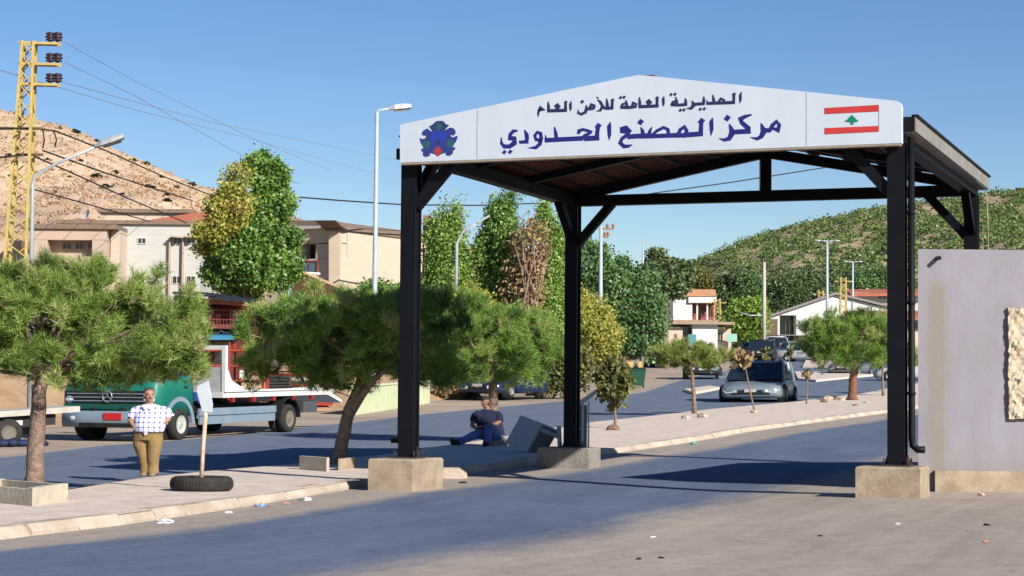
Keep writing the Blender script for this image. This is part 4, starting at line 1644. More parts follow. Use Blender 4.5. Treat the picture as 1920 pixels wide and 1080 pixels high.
def far_buildings():
    D = 205
    F = Plane(1225, D, 1370, D)
    c = P(1300, 650, D)
    t = thing('red_roof_house', 'small white house with terracotta roof, balcony and red shutters beyond the junction', 'house', (c.x, c.y, gz(1300, D)))
    m = MB(); F.slab(m, 1262, 555, 1298, 600, -6, 0)
    part('wall', m, WHITE_P, t)
    m = MB(); F.slab(m, 1291, 568, 1341, 604, -6, -1.2)
    part('recessed_wall', m, mat('maroon_wall', (.32, .12, .11), (.24, .09, .08), .8, 2), t)
    m = MB(); F.slab(m, 1290.5, 556.5, 1343, 568, -6.2, .3)
    part('parapet', m, WHITE_P, t)
    m = MB(); F.poly(m, [(1268, 556), (1272, 543), (1340, 543), (1343, 556)], -6.4, .4)
    part('roof', m, mat('terracotta_pale', (.58, .30, .17), (.47, .23, .13), .85, 2), t)
    for x in (1306, 1325):
        m = MB(); F.slab(m, x, 568, x + 3, 604, -.4, -.1)
        part('column', m, WHITE_P, t)
    for x0, x1 in ((1296, 1303), (1312, 1323), (1330, 1338)):
        window(F, x0, 576, x1, 592, t, REDP, -1.2, .8)
    m = MB(); F.slab(m, 1262, 600.5, 1350, 606, -6, .8)
    part('floor_slab', m, mat('tan_slab', (.48, .33, .22), None, .9, 3), t)
    # ground-floor walls, white and cream
    c = P(1260, 650, 190)
    E = Plane(1215, 190, 1370, 190)
    t = thing('roadside_building', 'white flat roofed roadside building with small dark openings under the red roof house', 'building', (c.x, c.y, gz(1260, 190)))
    m = MB(); E.slab(m, 1222, 615, 1280, 665, -6, 0)
    part('cream_wall', m, TAN_L, t)
    m = MB(); E.slab(m, 1298, 609, 1345, 665, -6, .2)
    part('white_wall', m, WHITE_P, t)
    m = MB(); E.slab(m, 1344.8, 616, 1372, 665, -6, -.6)
    part('porch_wall', m, TAN_L, t)
    m = MB(); E.slab(m, 1260, 604, 1376, 608.8, -6.5, .8)
    part('roof_slab', m, mat('tan_slab2', (.45, .33, .23), None, .9, 3), t)
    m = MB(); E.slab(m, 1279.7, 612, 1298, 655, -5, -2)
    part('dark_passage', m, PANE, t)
    for x0, x1, y0, y1 in ((1265, 1269, 626, 634), (1307, 1322, 645, 660), (1328, 1338, 645, 658), (1347, 1356, 622, 640)):
        window(E, x0, y0, x1, y1, t, TAN, .2 if x0 < 1344 and x0 > 1290 else (0 if x0 < 1290 else -.6), .6)
    sg = MB(); E.slab(sg, 1361, 626, 1381, 641, .3, .45)
    sgl = thing('shop_sign', 'pale green hanging sign board beside the yellow green tree', 'sign', P(1371, 641, 189.7))
    part('board', sg, mat('pale_green_sign', (.35, .58, .48), (.28, .5, .4), .6, 2), sgl)
    sg = MB(); E.slab(sg, 1370, 641, 1371.2, 668, .35, .42)
    part('post', sg, GALV, sgl)
    k = MB(); E.slab(k, 1287, 628, 1302, 660, .5, 2)
    single('booth', k, mat('teal_paint', (.12, .32, .36), (.09, .25, .29), .6, 2), P(1294, 660, 190), 'small teal booth in front of the dark passage of the white building', 'booth')
    # long white customs hall with shallow gable
    H = Plane(1436, 215, 1660, 215)
    c = P(1530, 640, 215)
    t = thing('customs_hall', 'long white hall with a wide shallow gable and a big dark doorway', 'building', (c.x, c.y, gz(1530, 215)))
    m = MB()
    H.poly(m, [(1433, 640), (1433, 597), (1462, 585), (1462, 640)], -14, 0)
    H.poly(m, [(1493, 640), (1493, 576), (1566, 553), (1640, 572), (1680, 580), (1680, 640)], -14, 0)
    H.poly(m, [(1462, 591), (1462, 584.5), (1493, 575), (1493, 591)], -14, 0)
    H.slab(m, 1462, 628, 1493, 640, -14, 0)
    part('wall', m, WHITE_P, t)
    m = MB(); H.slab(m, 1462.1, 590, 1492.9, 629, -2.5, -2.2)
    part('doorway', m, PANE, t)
    for k, x in enumerate((1477, 1485)):
        m = MB(); H.slab(m, x, 600, x + 1.2, 628, -2.1, -2.0)
        part('door_post', m, WHITE_P, t)
    m = MB()
    H.poly(m, [(1428, 596), (1566, 548), (1566, 552.5), (1428, 600)], -14.5, .4)
    H.poly(m, [(1566, 548), (1690, 578), (1690, 582), (1566, 552.5)], -14.5, .4)
    part('roof', m, mat('grey_roof', (.30, .27, .26), (.22, .2, .19), .7, 2), t)
    m = MB(); H.slab(m, 1440, 598, 1458, 636, .01, .08)
    part('side_door', m, mat('brown_door', (.2, .13, .09), None, .8, 3), t)
    b = MB(); H.slab(b, 1420, 631, 1520, 661, 4, 4.4)
    q = P(1470, 661, 210)
    single('dark_wall', b, mat('dark_brown_wall', (.075, .05, .045), (.05, .035, .03), .9, 2), q, 'long dark brown wall in front of the white hall above the parked cars', 'wall')
    # red roofed house at right and its lower annex
    J = Plane(1590, 235, 1730, 235)
    c = P(1660, 640, 235)
    t = thing('tiled_house', 'cream house with red tiled hip roof between the canopy posts at right', 'house', (c.x, c.y, gz(1660, 235)))
    m = MB(); J.slab(m, 1600, 549, 1740, 640, -9, 0)
    part('wall', m, WHITE_S, t)
    m = MB()
    a, b, cc, d = J.pt(1592, 552, 1.2), J.pt(1745, 550, 1.2), J.pt(1745, 538, -5), J.pt(1598, 538, -5)
    m.prism([a, b, cc, d], (0, 0, -.3))
    part('roof', m, TILE, t)
    for x0, x1 in ((1647, 1661), (1705, 1715)):
        window(J, x0, 553, x1, 561, t, WHITE_P, 0, .8)
    N = Plane(1588, 200, 1720, 200)
    c = P(1650, 640, 200)
    t = thing('tiled_annex', 'low annex with a long red tiled roof in front of the tiled house', 'building', (c.x, c.y, gz(1650, 200)))
    m = MB(); N.slab(m, 1600, 597, 1740, 670, -6, 0)
    part('wall', m, TAN_L, t)
    m = MB(); m.prism([N.pt(1588, 597, 1.6), N.pt(1745, 595, 1.6), N.pt(1745, 579, -4), N.pt(1594, 580, -4)], (0, 0, -.3))
    part('roof', m, TILE, t)
    m = MB(); N.slab(m, 1688, 604, 1720, 616, .01, .1)
    part('window_band', m, PANE, t)


far_buildings()

# ------------------------------------------------------------------ poles, lamps, wires
YEL = mat('yellow_lattice_paint', (.58, .45, .16), (.45, .33, .11), .7, 4)
LAMPG = mat('lamp_grey', (.50, .53, .54), (.42, .45, .46), .45, 3, metal=.2)
LAMPB = mat('lamp_pale_blue', (.46, .53, .55), (.38, .45, .47), .5, 3)
INS = mat('insulator_dark', (.05, .03, .05), (.03, .02, .03), .3, 6)
WIRE = mat('wire_black', (.03, .025, .025), None, .7, 4)
WIREP = mat('wire_pale', (.33, .38, .45), None, .6, 4)


def lattice(mb, a, b, wa, wb, n, th=.07):
    """four-legged lattice mast from a to b with zigzag bracing"""
    L = []
    for sx, sy in ((-1, -1), (1, -1), (1, 1), (-1, 1)):
        p0 = Vector(a) + Vector((sx * wa / 2, sy * wa / 2, 0))
        p1 = Vector(b) + Vector((sx * wb / 2, sy * wb / 2, 0))
        mb.bar(p0, p1, th, th)
        L.append((p0, p1))
    for k in range(4):
        q0, q1 = L[k], L[(k + 1) % 4]
        for i in range(n):
            f0, f1 = i / n, (i + 1) / n
            s = q0 if i % 2 == 0 else q1
            e = q1 if i % 2 == 0 else q0
            mb.bar(s[0].lerp(s[1], f0), e[0].lerp(e[1], f1), th * .7, th * .4)
            if k % 2 == 0:
                mb.bar(q1[0].lerp(q1[1], f0), q0[0].lerp(q0[1], f1), th * .5, th * .35)


def power_tower():
    D = 76
    top = P(55, 78, D)
    b = P(38, 560, D)
    zb = T(b.x, D)
    b.x -= .3
    b.z = zb
    t = thing('power_pylon', 'yellow lattice power pylon with three insulator arms at the left edge', 'pylon', b)
    mb = MB()
    lattice(mb, b, top, 1.05, .42, 26, .095)
    part('mast', mb, YEL, t)
    for y, x0, x1 in ((81, 37, 113), (120, 37, 114), (158, 35, 112)):
        m = MB()
        for dy in (-.16, .16):
            m.bar(P(x0, y, D) + Vector((0, dy, 0)), P(x1, y + 2, D) + Vector((0, dy, 0)), .07, .09)
        m.bar(P((x0 + 57) / 2 + 20, y + 1, D), P(x1 - 8, y + 2, D), .3, .05)
        ao = part('cross_arm', m, YEL, t)
        for x in (94, 108):
            i_ = MB()
            q = P(x, y + 1, D) + Vector((0, 0, .04))
            i_.lathe([(.03, -.05), (.05, .0), (.06, .06), (.17, .08), (.17, .12), (.09, .15), (.19, .18), (.19, .24), (.1, .27), (.17, .3), (.17, .36), (.06, .4), (.0, .41)], q, n=12)
            part('insulator', i_, INS, ao)
    for y, x0, x1 in ((241, -30, 80), (290, 10, 80)):
        m = MB(); m.bar(P(x0, y, D), P(x1, y, D), .12, .09)
        part('cross_arm', m, mat('dark_angle_iron', (.14, .1, .05), None, .8, 5), t)
    m = MB()
    m.tube([P(80, 243, D), P(83, 262, D - .3), P(80, 278, D)], .03, 5)
    m.tube([P(100, 244, D), P(106, 262, D - .3), P(103, 275, D)], .03, 5)
    part('jumper_wire', m, WIRE, t)


power_tower()


def cable(label, pts, r=.028, m=WIRE, sag=0.0):
    mb = MB()
    path = []
    q = [P(*p) for p in pts]
    for i in range(len(q) - 1):
        for k in range(10):
            f = k / 10
            p = q[i].lerp(q[i + 1], f)
            p.z -= sag * 4 * f * (1 - f)
            path.append(p)
    path.append(q[-1])
    mb.tube(path, r, 5)
    single('power_cable', mb, m, path[0], label, 'cable')


cable('thick dark cable from the pylon lower arm down towards the tall green tree', [(72, 241, 76), (105, 246, 77), (200, 283, 86), (300, 328, 98), (400, 368, 112)], .034)
cable('second dark cable from the pylon lower arm, passing below the thick one', [(80, 282, 76), (200, 325, 88), (360, 376, 112)], .035)
cable('dark cable crossing the white facade from the pylon', [(64, 293, 76), (130, 322, 83), (240, 372, 98), (350, 418, 116)], .034)
cable('thin low cable running from the pylon over the tan cornice', [(60, 354, 76), (140, 376, 86), (280, 415, 112)], .03)
cable('cable entering from the left edge to the upper pylon arm', [(-60, 236, 70), (0, 240, 73), (50, 241, 76)], .04)
cable('cable entering from the left edge to the lower pylon arm', [(-60, 300, 70), (0, 295, 73), (40, 291, 76)], .04)
cable('long wire passing level behind the tall lamp and the left canopy post', [(540, 368, 100), (640, 376, 105), (760, 384, 112), (900, 385, 120), (1040, 380, 128)], .04)
cable('lower wire in front of the stone house eaves beside the lamp post', [(620, 432, 104), (700, 438, 106), (760, 441, 108), (860, 442, 112)], .045)
cable('wire rising under the canopy roof towards the right', [(1100, 382, 150), (1240, 360, 150), (1370, 342, 152), (1560, 312, 156)], .045)
cable('faint high wire from the topmost pylon insulators', [(112, 74, 76), (250, 150, 95), (480, 262, 130), (620, 320, 170)], .016, WIREP)
cable('faint high wire from the middle pylon insulators', [(112, 112, 76), (250, 178, 95), (470, 300, 130), (560, 345, 160)], .016, WIREP)
cable('faint wire sagging across the sky left of the tall tree', [(112, 152, 76), (250, 190, 100), (400, 230, 130), (540, 258, 160), (745, 300, 220)], .018, WIREP)
cable('faint wire entering at left edge above the hill', [(-20, 125, 66), (30, 140, 76), (250, 205, 110), (450, 255, 150), (700, 325, 230)], .018, WIREP)


def street_lamps():
    D = 62
    b = P(60, 560, D); zb = T(b.x, D)
    t = thing('street_lamp', 'grey street lamp with long raised arm beside the yellow pylon', 'street lamp', (b.x, D, zb))
    m = MB(); m.tube([Vector((b.x, D, zb)), P(61, 345, D), P(66, 328, D), P(110, 305, D), P(183, 274, D)], [.09, .06, .05, .045, .04], 8)
    part('pole', m, LAMPG, t)
    m = MB()
    a, e = P(178, 274, D), P(233, 256, D)
    d = e - a
    m.loft([[a + d * f + Vector((0, y * w, z * h)) for y, z in ((-1, -.6), (-1, .3), (-.5, 1), (.5, 1), (1, .3), (1, -.6))] for f, w, h in ((0, .06, .05), (.25, .17, .12), (.6, .2, .14), (.95, .16, .1), (1, .1, .05))], 0, False)
    ho = part('lamp_head', m, LAMPG, t)
    m = MB(); m.obox(a + d * .3 + Vector((0, -.14, -.1)), d * .6, Vector((0, .28, 0)), (0, 0, -.03))
    part('lens', m, mat('lamp_lens', (.12, .1, .09), None, .2, 5), ho)
    D = 88
    b = P(700, 730, D); zb = T(b.x, D)
    t = thing('street_lamp', 'tall pale blue grey street lamp left of the canopy sign', 'street lamp', (b.x, D, zb))
    m = MB(); m.tube([Vector((b.x, D, zb)), Vector((b.x, D, zb + 1)), P(707, 212, D), P(709, 206, D), P(734, 204, D)], [.17, .13, .085, .06, .05], 10)
    part('pole', m, LAMPB, t)
    m = MB()
    a, e = P(730, 204, D), P(772, 200, D)
    d = e - a
    m.loft([[a + d * f + Vector((0, y * w, z * h)) for y, z in ((-1, -.5), (-1, .3), (-.5, 1), (.5, 1), (1, .3), (1, -.5))] for f, w, h in ((0, .06, .05), (.25, .2, .15), (.6, .24, .16), (.95, .2, .12), (1, .1, .05))], 0, False)
    ho = part('lamp_head', m, mat('lamp_white', (.7, .72, .72), None, .4, 4), t)
    m = MB(); m.obox(a + d * .2 + Vector((0, -.16, -.08)), d * .7, Vector((0, .32, 0)), (0, 0, -.04))
    part('lens', m, mat('lamp_lens', (.12, .1, .09), None, .2, 5), ho)
    # double-headed lamps beyond the junction
    for lab, D, x, y, hw in (('tallest double headed street lamp standing over the red annex roof', 175, 1551, 452, 25), ('double headed street lamp in front of the red roof, second tallest', 215, 1599, 491, 19), ('small double headed street lamp nearest the right canopy post', 270, 1627, 513, 14), ('low double headed street lamp partly behind the tallest one', 260, 1540, 524, 12)):
        top = P(x, y, D)
        zb = T(top.x, D)
        t = thing('street_lamp', lab, 'street lamp', (top.x, D, zb), group='double headed street lamps beyond the junction')
        m = MB(); m.tube([Vector((top.x, D, zb)), top], [.16, .09], 8)
        k = hw * D / FPX
        part('pole', m, LAMPB, t)
        for s in (-1, 1):
            m = MB(); m.tube([top, top + Vector((s * k * .5, 0, .0))], .06, 6)
            m.ell(top + Vector((s * k * .72, 0, .02)), (k * .3, .2, .1), 8)
            part('lamp_head', m, LAMPG, t)


street_lamps()


def far_poles():
    D = 190
    top = P(1433, 492, D); zb = T(top.x, D)
    m = MB(); m.tube([Vector((top.x, D, zb)), top], [.2, .14], 8)
    t = thing('utility_pole', 'plain pale utility pole above the yellow green tree', 'pole', (top.x, D, zb))
    part('pole', m, mat('pale_pole', (.55, .52, .45), None, .8, 3), t)
    m = MB(); m.tube([top + Vector((0, 0, -5)), top + Vector((-1.4, -.1, -5)), top + Vector((-2.6, -.1, -4.6))], .05, 6)
    part('arm', m, LAMPG, t)
    D = 130
    top = P(1127, 425, D); zb = T(top.x, D)
    t = thing('utility_pole', 'slim grey pole with rusty cross arms behind the round dark tree', 'pole', (top.x, D, zb))
    m = MB(); m.tube([Vector((top.x, D, zb)), top], [.16, .1], 8)
    part('pole', m, LAMPB, t)
    for y, w in ((429, 24), (444, 14)):
        m = MB(); m.bar(P(1127 - w * .2, y, D), P(1127 + w, y, D), .12, .12)
        for q in (.5, .95):
            m.lathe([(.03, 0), (.1, .08), (.1, .2), (.05, .28), (0, .29)], P(1127 + w * q, y, D) + Vector((0, 0, .05)), n=8)
        part('cross_arm', m, mat('rusty_arm', (.36, .22, .13), None, .9, 4), t)
    D = 150
    top = P(1205, 438, D); zb = T(top.x, D)
    t = thing('antenna_mast', 'very thin antenna mast left of the dark cedar', 'mast', (top.x, D, zb))
    m = MB(); m.tube([Vector((top.x, D, zb)), P(1206, 520, D), top], [.12, .09, .03], 6)
    part('mast', m, LAMPG, t)
    D = 105
    top = P(801, 404, D); zb = T(top.x, D)
    t = thing('utility_pole', 'rusty brown utility pole beside the light green poplar', 'pole', (top.x, D, zb))
    m = MB(); lattice(m, (top.x, D, zb), top, .5, .3, 20, .06)
    m.box(top + Vector((0, 0, -.6)), (.42, .42, 1.2))
    part('pole', m, mat('rusty_pole', (.36, .20, .15), (.25, .13, .1), .9, 4), t)
    D = 100
    a, e = P(868, 434, D), P(918, 405, D)
    zb = T(a.x, D)
    t = thing('street_lamp', 'grey street lamp whose angled arm shows between the two poplars', 'street lamp', (a.x - .3, D, zb))
    m = MB(); m.tube([Vector((a.x - .3, D, zb)), Vector((a.x - .3, D, a.z - .6)), a, e], [.1, .08, .06, .04], 8)
    part('pole', m, LAMPG, t)
    m = MB(); d = e - a; m.obox(a + d * .55 + Vector((0, -.12, -.05)), d * .45, (0, .24, 0), (0, 0, .12))
    part('lamp_head', m, LAMPG, t)
    for lab, D, x0, x1, y0 in (('yellow lattice pylon in front of the white hall gable', 205, 1581, 1581, 520), ('fainter yellow lattice pylon left of the tall double lamp', 225, 1539, 1539, 545), ('yellow lattice pylon beside the red roof house', 200, 1345, 1345, 560)):
        top = P(x1, y0, D); b = Vector((top.x, D, T(top.x, D)))
        t = thing('power_pylon', lab, 'pylon', b)
        m = MB(); lattice(m, b, top, .8, .5, 14, .1)
        part('mast', m, YEL, t)
        m = MB(); m.bar(top + Vector((-.9, 0, -.4)), top + Vector((.9, 0, -.4)), .1, .1)
        part('cross_arm', m, YEL, t)


far_poles()

# ------------------------------------------------------------------ trees
PINE_L = leaf_mat('pine_needles', [(.085, .14, .03), (.17, .27, .05), (.27, .38, .08), (.40, .38, .17)], .3)
PINE_D = leaf_mat('pine_needles_deep', [(.07, .13, .025), (.14, .26, .045), (.23, .37, .065), (.37, .40, .13)], .3)
PINE_Y = leaf_mat('pine_needles_olive', [(.1, .14, .03), (.19, .25, .05), (.28, .34, .075), (.38, .4, .12)], .3)
BROAD = leaf_mat('broad_leaf', [(.06, .13, .03), (.11, .22, .045), (.18, .31, .06), (.3, .42, .12)], .3)
BROAD_D = leaf_mat('dark_broad_leaf', [(.05, .11, .045), (.085, .17, .06), (.14, .24, .08), (.22, .32, .11)], .25)
YELLOWG = leaf_mat('yellow_green_leaf', [(.17, .22, .04), (.3, .34, .06), (.44, .4, .09), (.52, .38, .12)], .35)
LIME = leaf_mat('lime_leaf', [(.1, .19, .03), (.17, .28, .04), (.24, .36, .06), (.32, .4, .1)], .35)
POPL = leaf_mat('poplar_leaf', [(.1, .18, .04), (.18, .3, .06), (.28, .42, .09), (.38, .48, .15)], .35)
DRY = leaf_mat('dry_leaf', [(.2, .13, .07), (.3, .2, .1), (.38, .27, .14), (.3, .28, .1)], .25)
CEDAR = leaf_mat('cedar_needles', [(.05, .085, .04), (.08, .13, .05), (.12, .17, .065), (.17, .21, .08)], .15)
OLIVE_B = leaf_mat('bush_leaf_olive', [(.04, .05, .018), (.09, .1, .025), (.16, .16, .04), (.3, .26, .08)], .25)


def trees():
    # --- pines on the island
    b = G(65, 915, .12)
    D = b.y
    pine('big umbrella pine at the left edge, its trunk rising from a white block planter', [b, P(68, 820, D), P(72, 745, D), P(78, 700, D)], .145,
         blobs_px([(60, 600, 110, 95), (170, 590, 120, 85, .3), (270, 625, 105, 80, -.2), (320, 650, 70, 55), (-40, 620, 90, 90), (120, 540, 80, 42, .2), (230, 548, 70, 32, .1), (20, 545, 70, 45), (95, 682, 110, 44, -.3), (165, 694, 80, 38), (245, 674, 90, 42), (335, 698, 48, 30), (-80, 640, 90, 80)], D),
         5600, 26, .16, .012, PINE_L, group='umbrella pines on the island', nlimb=34)
    b = G(635, 872, .13)
    D = b.y
    pine('umbrella pine with a leaning forked trunk left of the near black post', [b, P(640, 830, D), P(652, 780, D), P(668, 735, D), P(690, 690, D)], .15,
         blobs_px([(640, 640, 95, 75, -.6), (530, 625, 75, 60, -.2), (500, 665, 52, 34), (720, 620, 110, 70, .4), (600, 600, 85, 36, .8), (700, 592, 90, 32, 1.0), (790, 595, 95, 36, 1.2), (780, 660, 90, 55, .3), (820, 690, 34, 30, -.3), (570, 690, 80, 36), (690, 690, 90, 38, .3)], D),
         4600, 26, .19, .0135, PINE_D, group='umbrella pines on the island', nlimb=30, bark=BARK2)
    b2 = MB()
    b2.tube([P(652, 785, D), P(676, 745, D - .1), P(695, 718, D - .2), P(725, 690, D - .2)], [.09, .085, .07, .045], 8)
    part('branch', b2, BARK2, bpy.data.objects['pine_tree.001'])
    b = G(925, 822, .15)
    D = b.y
    pine('umbrella pine shading the seated man, mostly in the canopy shadow', [b, P(926, 790, D), P(925, 740, D), P(922, 700, D)], .16,
         blobs_px([(920, 655, 130, 65), (850, 610, 95, 60, .6), (800, 640, 60, 60, .8), (985, 655, 70, 50, -.4), (960, 620, 80, 40, .2), (900, 690, 110, 32), (845, 590, 60, 26, 1.0)], D),
         4200, 26, .19, .0135, PINE_D, group='umbrella pines on the island', nlimb=28)
    b = G(1302, 775, .15)
    D = b.y
    pine('small flat topped pine on a thin stem left of the silver minivan', [b, P(1301, 740, D), P(1297, 700, D), P(1292, 686, D)], .085,
         blobs_px([(1295, 668, 64, 19), (1260, 668, 32, 15), (1330, 670, 28, 14), (1300, 660, 40, 11)], D), 1300, 20, .17, .016, PINE_Y, group='umbrella pines on the island', nlimb=14)
    b = G(1598, 750, .15)
    D = b.y
    pine('dense round umbrella pine with bare trunk just left of the right front post', [b, P(1599, 720, D), P(1602, 690, D), P(1600, 670, D)], .21,
         blobs_px([(1600, 640, 80, 42), (1540, 640, 42, 32), (1600, 618, 66, 24), (1650, 640, 45, 34), (1580, 660, 55, 20, -.5), (1640, 668, 36, 18)], D), 2600, 20, .27, .022, PINE_D, group='umbrella pines on the island', nlimb=20, bark=mat('reddish_bark', (.26, .13, .08), (.15, .07, .045), .95, 8, bump=.5, bscale=20))
    b = G(1656, 742, .15)
    D = b.y
    pine('slim young pine half hidden behind the right front post', [b, P(1655, 710, D), P(1655, 685, D)], .07,
         blobs_px([(1662, 668, 40, 22), (1690, 655, 30, 24)], D), 200, 22, .36, .03, PINE_D, group='umbrella pines on the island', nlimb=8)
    b = G(1706, 735, .15)
    D = b.y
    pine('small rusty topped pine between the right post and the grey wall', [b, P(1706, 710, D), P(1706, 692, D)], .06,
         blobs_px([(1708, 668, 13, 24)], D), 90, 22, .34, .03, PINE_Y, group='umbrella pines on the island', nlimb=6)
    # --- saplings
    b = G(1152, 803, .15)
    D = b.y
    leafy('bush', 'young olive leaved bush tree on a short stem right of the rear black post', b, P(1153, 768, D), .05,
          blobs_px([(1152, 728, 34, 40), (1152, 698, 24, 30), (1140, 715, 26, 30), (1168, 712, 20, 32)], D), 130, 26, .08, .1, OLIVE_B, cat='bush', nlimb=16, aspect=1.8)
    for lab, px, py, path, blobs, mt, n in (
            ('bent dry sapling in front of the silver minivan', 1415, 772, [(1412, 750), (1405, 715), (1398, 690)], [(1388, 668, 18, 16), (1398, 680, 12, 9)], DRY, 26),
            ('thin staked sapling with a tiny round top beyond the minivan', 1480, 690, [(1480, 672)], [(1480, 660, 9, 9)], OLIVE_B, 20),
            ('bare thin stake sapling right of the minivan', 1512, 757, [(1513, 730), (1514, 705)], [(1514, 702, 4, 3)], DRY, 4),
            ('tiny sapling left of the round topped one, before the parked cars', 1436, 690, [(1436, 674)], [(1436, 664, 11, 12)], OLIVE_B, 20)):
        b = G(px, py, .15)
        D = b.y
        t = leafy('sapling', lab, b, P(*path[-1], D), .035, blobs_px(blobs, D), n, 8, .08, .16, mt, cat='sapling', nlimb=5)
    # --- tall trees behind the far road
    D = 97
    b = Vector((P(470, 600, D).x, D, gz(470, D)))
    leafy('broadleaf_tree', 'tall dense green tree with a narrow top beside the stone building', b, P(470, 560, D), .28,
          blobs_px([(500, 320, 36, 48), (508, 385, 40, 52), (500, 440, 56, 55), (455, 480, 78, 58), (500, 510, 52, 38), (425, 500, 48, 46), (495, 420, 42, 40), (440, 530, 50, 25)], D), 640, 165, .2, .115, BROAD, nlimb=26, shell=.5, lobes=95)
    D = 99
    b = Vector((P(415, 600, D).x, D, gz(415, D)))
    leafy('broadleaf_tree', 'yellowing tree leaning against the left side of the tall green tree', b, P(420, 540, D), .2,
          blobs_px([(437, 345, 28, 34, -3.5), (420, 392, 40, 42, -3.5), (400, 435, 32, 34, -3.5), (442, 400, 36, 46, -3.5), (388, 470, 22, 26, -3)], D), 280, 100, .2, .105, YELLOWG, nlimb=24, shell=.3, lobes=50)
    D = 104
    for lab, x, blobs, mt, n in (
            ('light green poplar right of the near black post', 838, [(858, 400, 14, 36), (845, 440, 30, 45), (838, 490, 40, 50), (835, 540, 42, 40), (830, 580, 40, 40)], POPL, 380),
            ('taller mid green poplar in the middle of the row', 940, [(955, 395, 18, 34), (942, 440, 34, 45), (915, 460, 22, 44), (935, 510, 38, 60), (940, 570, 38, 50), (930, 600, 30, 30)], BROAD, 440),
            ('poplar left of the rear black post, green behind the dry one', 1025, [(1022, 440, 20, 44), (1035, 490, 26, 60), (1025, 550, 32, 60), (1000, 560, 30, 60), (1045, 560, 16, 50)], POPL, 420)):
        b = Vector((P(x, 600, D).x, D + R.uniform(-1, 1), gz(x, D)))
        leafy('poplar_tree', lab, b, P(x, 560, D), .18, blobs_px(blobs, D), n, 125, .22, .1, mt, group='poplars behind the far road', nlimb=30, shell=.3, droop=-.3, flat=1.8, lobes=46, upright=1.9)
    b = Vector((P(995, 600, D - 2).x, D - 2, gz(995, D)))
    t = leafy('poplar_tree', 'dry half bare poplar with brown upright twigs', b, P(995, 590, D - 2), .18, blobs_px([(1000, 450, 26, 46), (990, 500, 30, 60), (985, 560, 36, 50)], D - 2), 130, 20, .3, .13, DRY, group='poplars behind the far road', nlimb=20)
    tw = MB()
    for k in range(46):
        x0 = R.uniform(975, 1015)
        y0 = R.uniform(520, 610)
        x1 = x0 + R.uniform(-26, 30)
        y1 = y0 - R.uniform(60, 130)
        d = D - 2 + R.uniform(-1, 1)
        tw.tube([P(x0, y0, d), P((x0 + x1) / 2 + R.uniform(-4, 4), (y0 + y1) / 2, d), P(x1, max(y1, 402), d)], [.05, .035, .01], 4, cap=False)
    part('twigs', tw, mat('dry_twig', (.36, .25, .17), (.25, .17, .11), .9, 5), t)
    # big round dark tree and yellow shrub in front of it
    D = 150
    b = Vector((P(1170, 620, D).x, D, gz(1170, D)))
    leafy('broadleaf_tree', 'large rounded dark green tree right of the rear black post', b, P(1170, 600, D), .45,
          blobs_px([(1110, 510, 42, 44), (1148, 525, 44, 44), (1185, 562, 56, 44), (1130, 580, 56, 48), (1218, 598, 44, 40), (1180, 628, 56, 36), (1106, 480, 22, 20), (1205, 645, 40, 20)], D), 700, 165, .32, .165, BROAD_D, nlimb=26, shell=.4, lobes=85)
    D = 112
    b = Vector((P(1085, 700, D).x, D, gz(1085, D)))
    leafy('shrub_tree', 'yellow orange shrub tree beneath the large dark green tree', b, P(1085, 650, D), .14,
          blobs_px([(1080, 590, 48, 40), (1110, 630, 44, 45), (1050, 620, 36, 44), (1120, 670, 34, 26), (1035, 575, 24, 30)], D), 300, 105, .3, .11, YELLOWG, nlimb=20, shell=.3, lobes=45)
    D = 98
    for lab, x, y, blobs, mt in (
            ('dark green bush at the foot of the poplars', 960, 700, [(960, 680, 50, 34), (1000, 690, 46, 28), (1030, 668, 30, 44)], BROAD_D),
            ('dusty green bush behind the dark blue car', 1010, 730, [(1040, 705, 42, 26), (1075, 690, 30, 40)], OLIVE_B),
            ('dry straw coloured bush on the bank left of the dark blue car', 850, 745, [(845, 738, 30, 16), (868, 730, 22, 16)], DRY),
            ('grey green bush in the gap between the poplars', 885, 640, [(885, 580, 34, 40), (890, 620, 40, 44)], YELLOWG),
            ('green bush right of the lamp post at the white house', 712, 620, [(705, 560, 26, 26), (740, 580, 24, 40)], BROAD)):
        bb = Vector((P(x, y, D).x, D, gz(x, D)))
        leafy('bush', lab, bb, P(x, y - 10, D), .08, blobs_px(blobs, D), 150, 75, .25, .105, mt, cat='bush', nlimb=14, shell=.2)
    # cedar and far trees
    D = 165
    b = Vector((P(1248, 620, D).x, D, gz(1248, D)))
    t = leafy('cedar_tree', 'dark cedar with ragged flat tiers against the sky', b, P(1248, 480, D), .3,
              blobs_px([(1232, 482, 9, 18), (1248, 498, 30, 8), (1225, 512, 22, 9), (1260, 512, 34, 9), (1250, 526, 44, 11), (1275, 498, 16, 7), (1245, 542, 44, 12), (1230, 497, 16, 8)], D), 240, 60, .32, .22, CEDAR, nlimb=40, shell=.1, flat=.6)
    D = 200
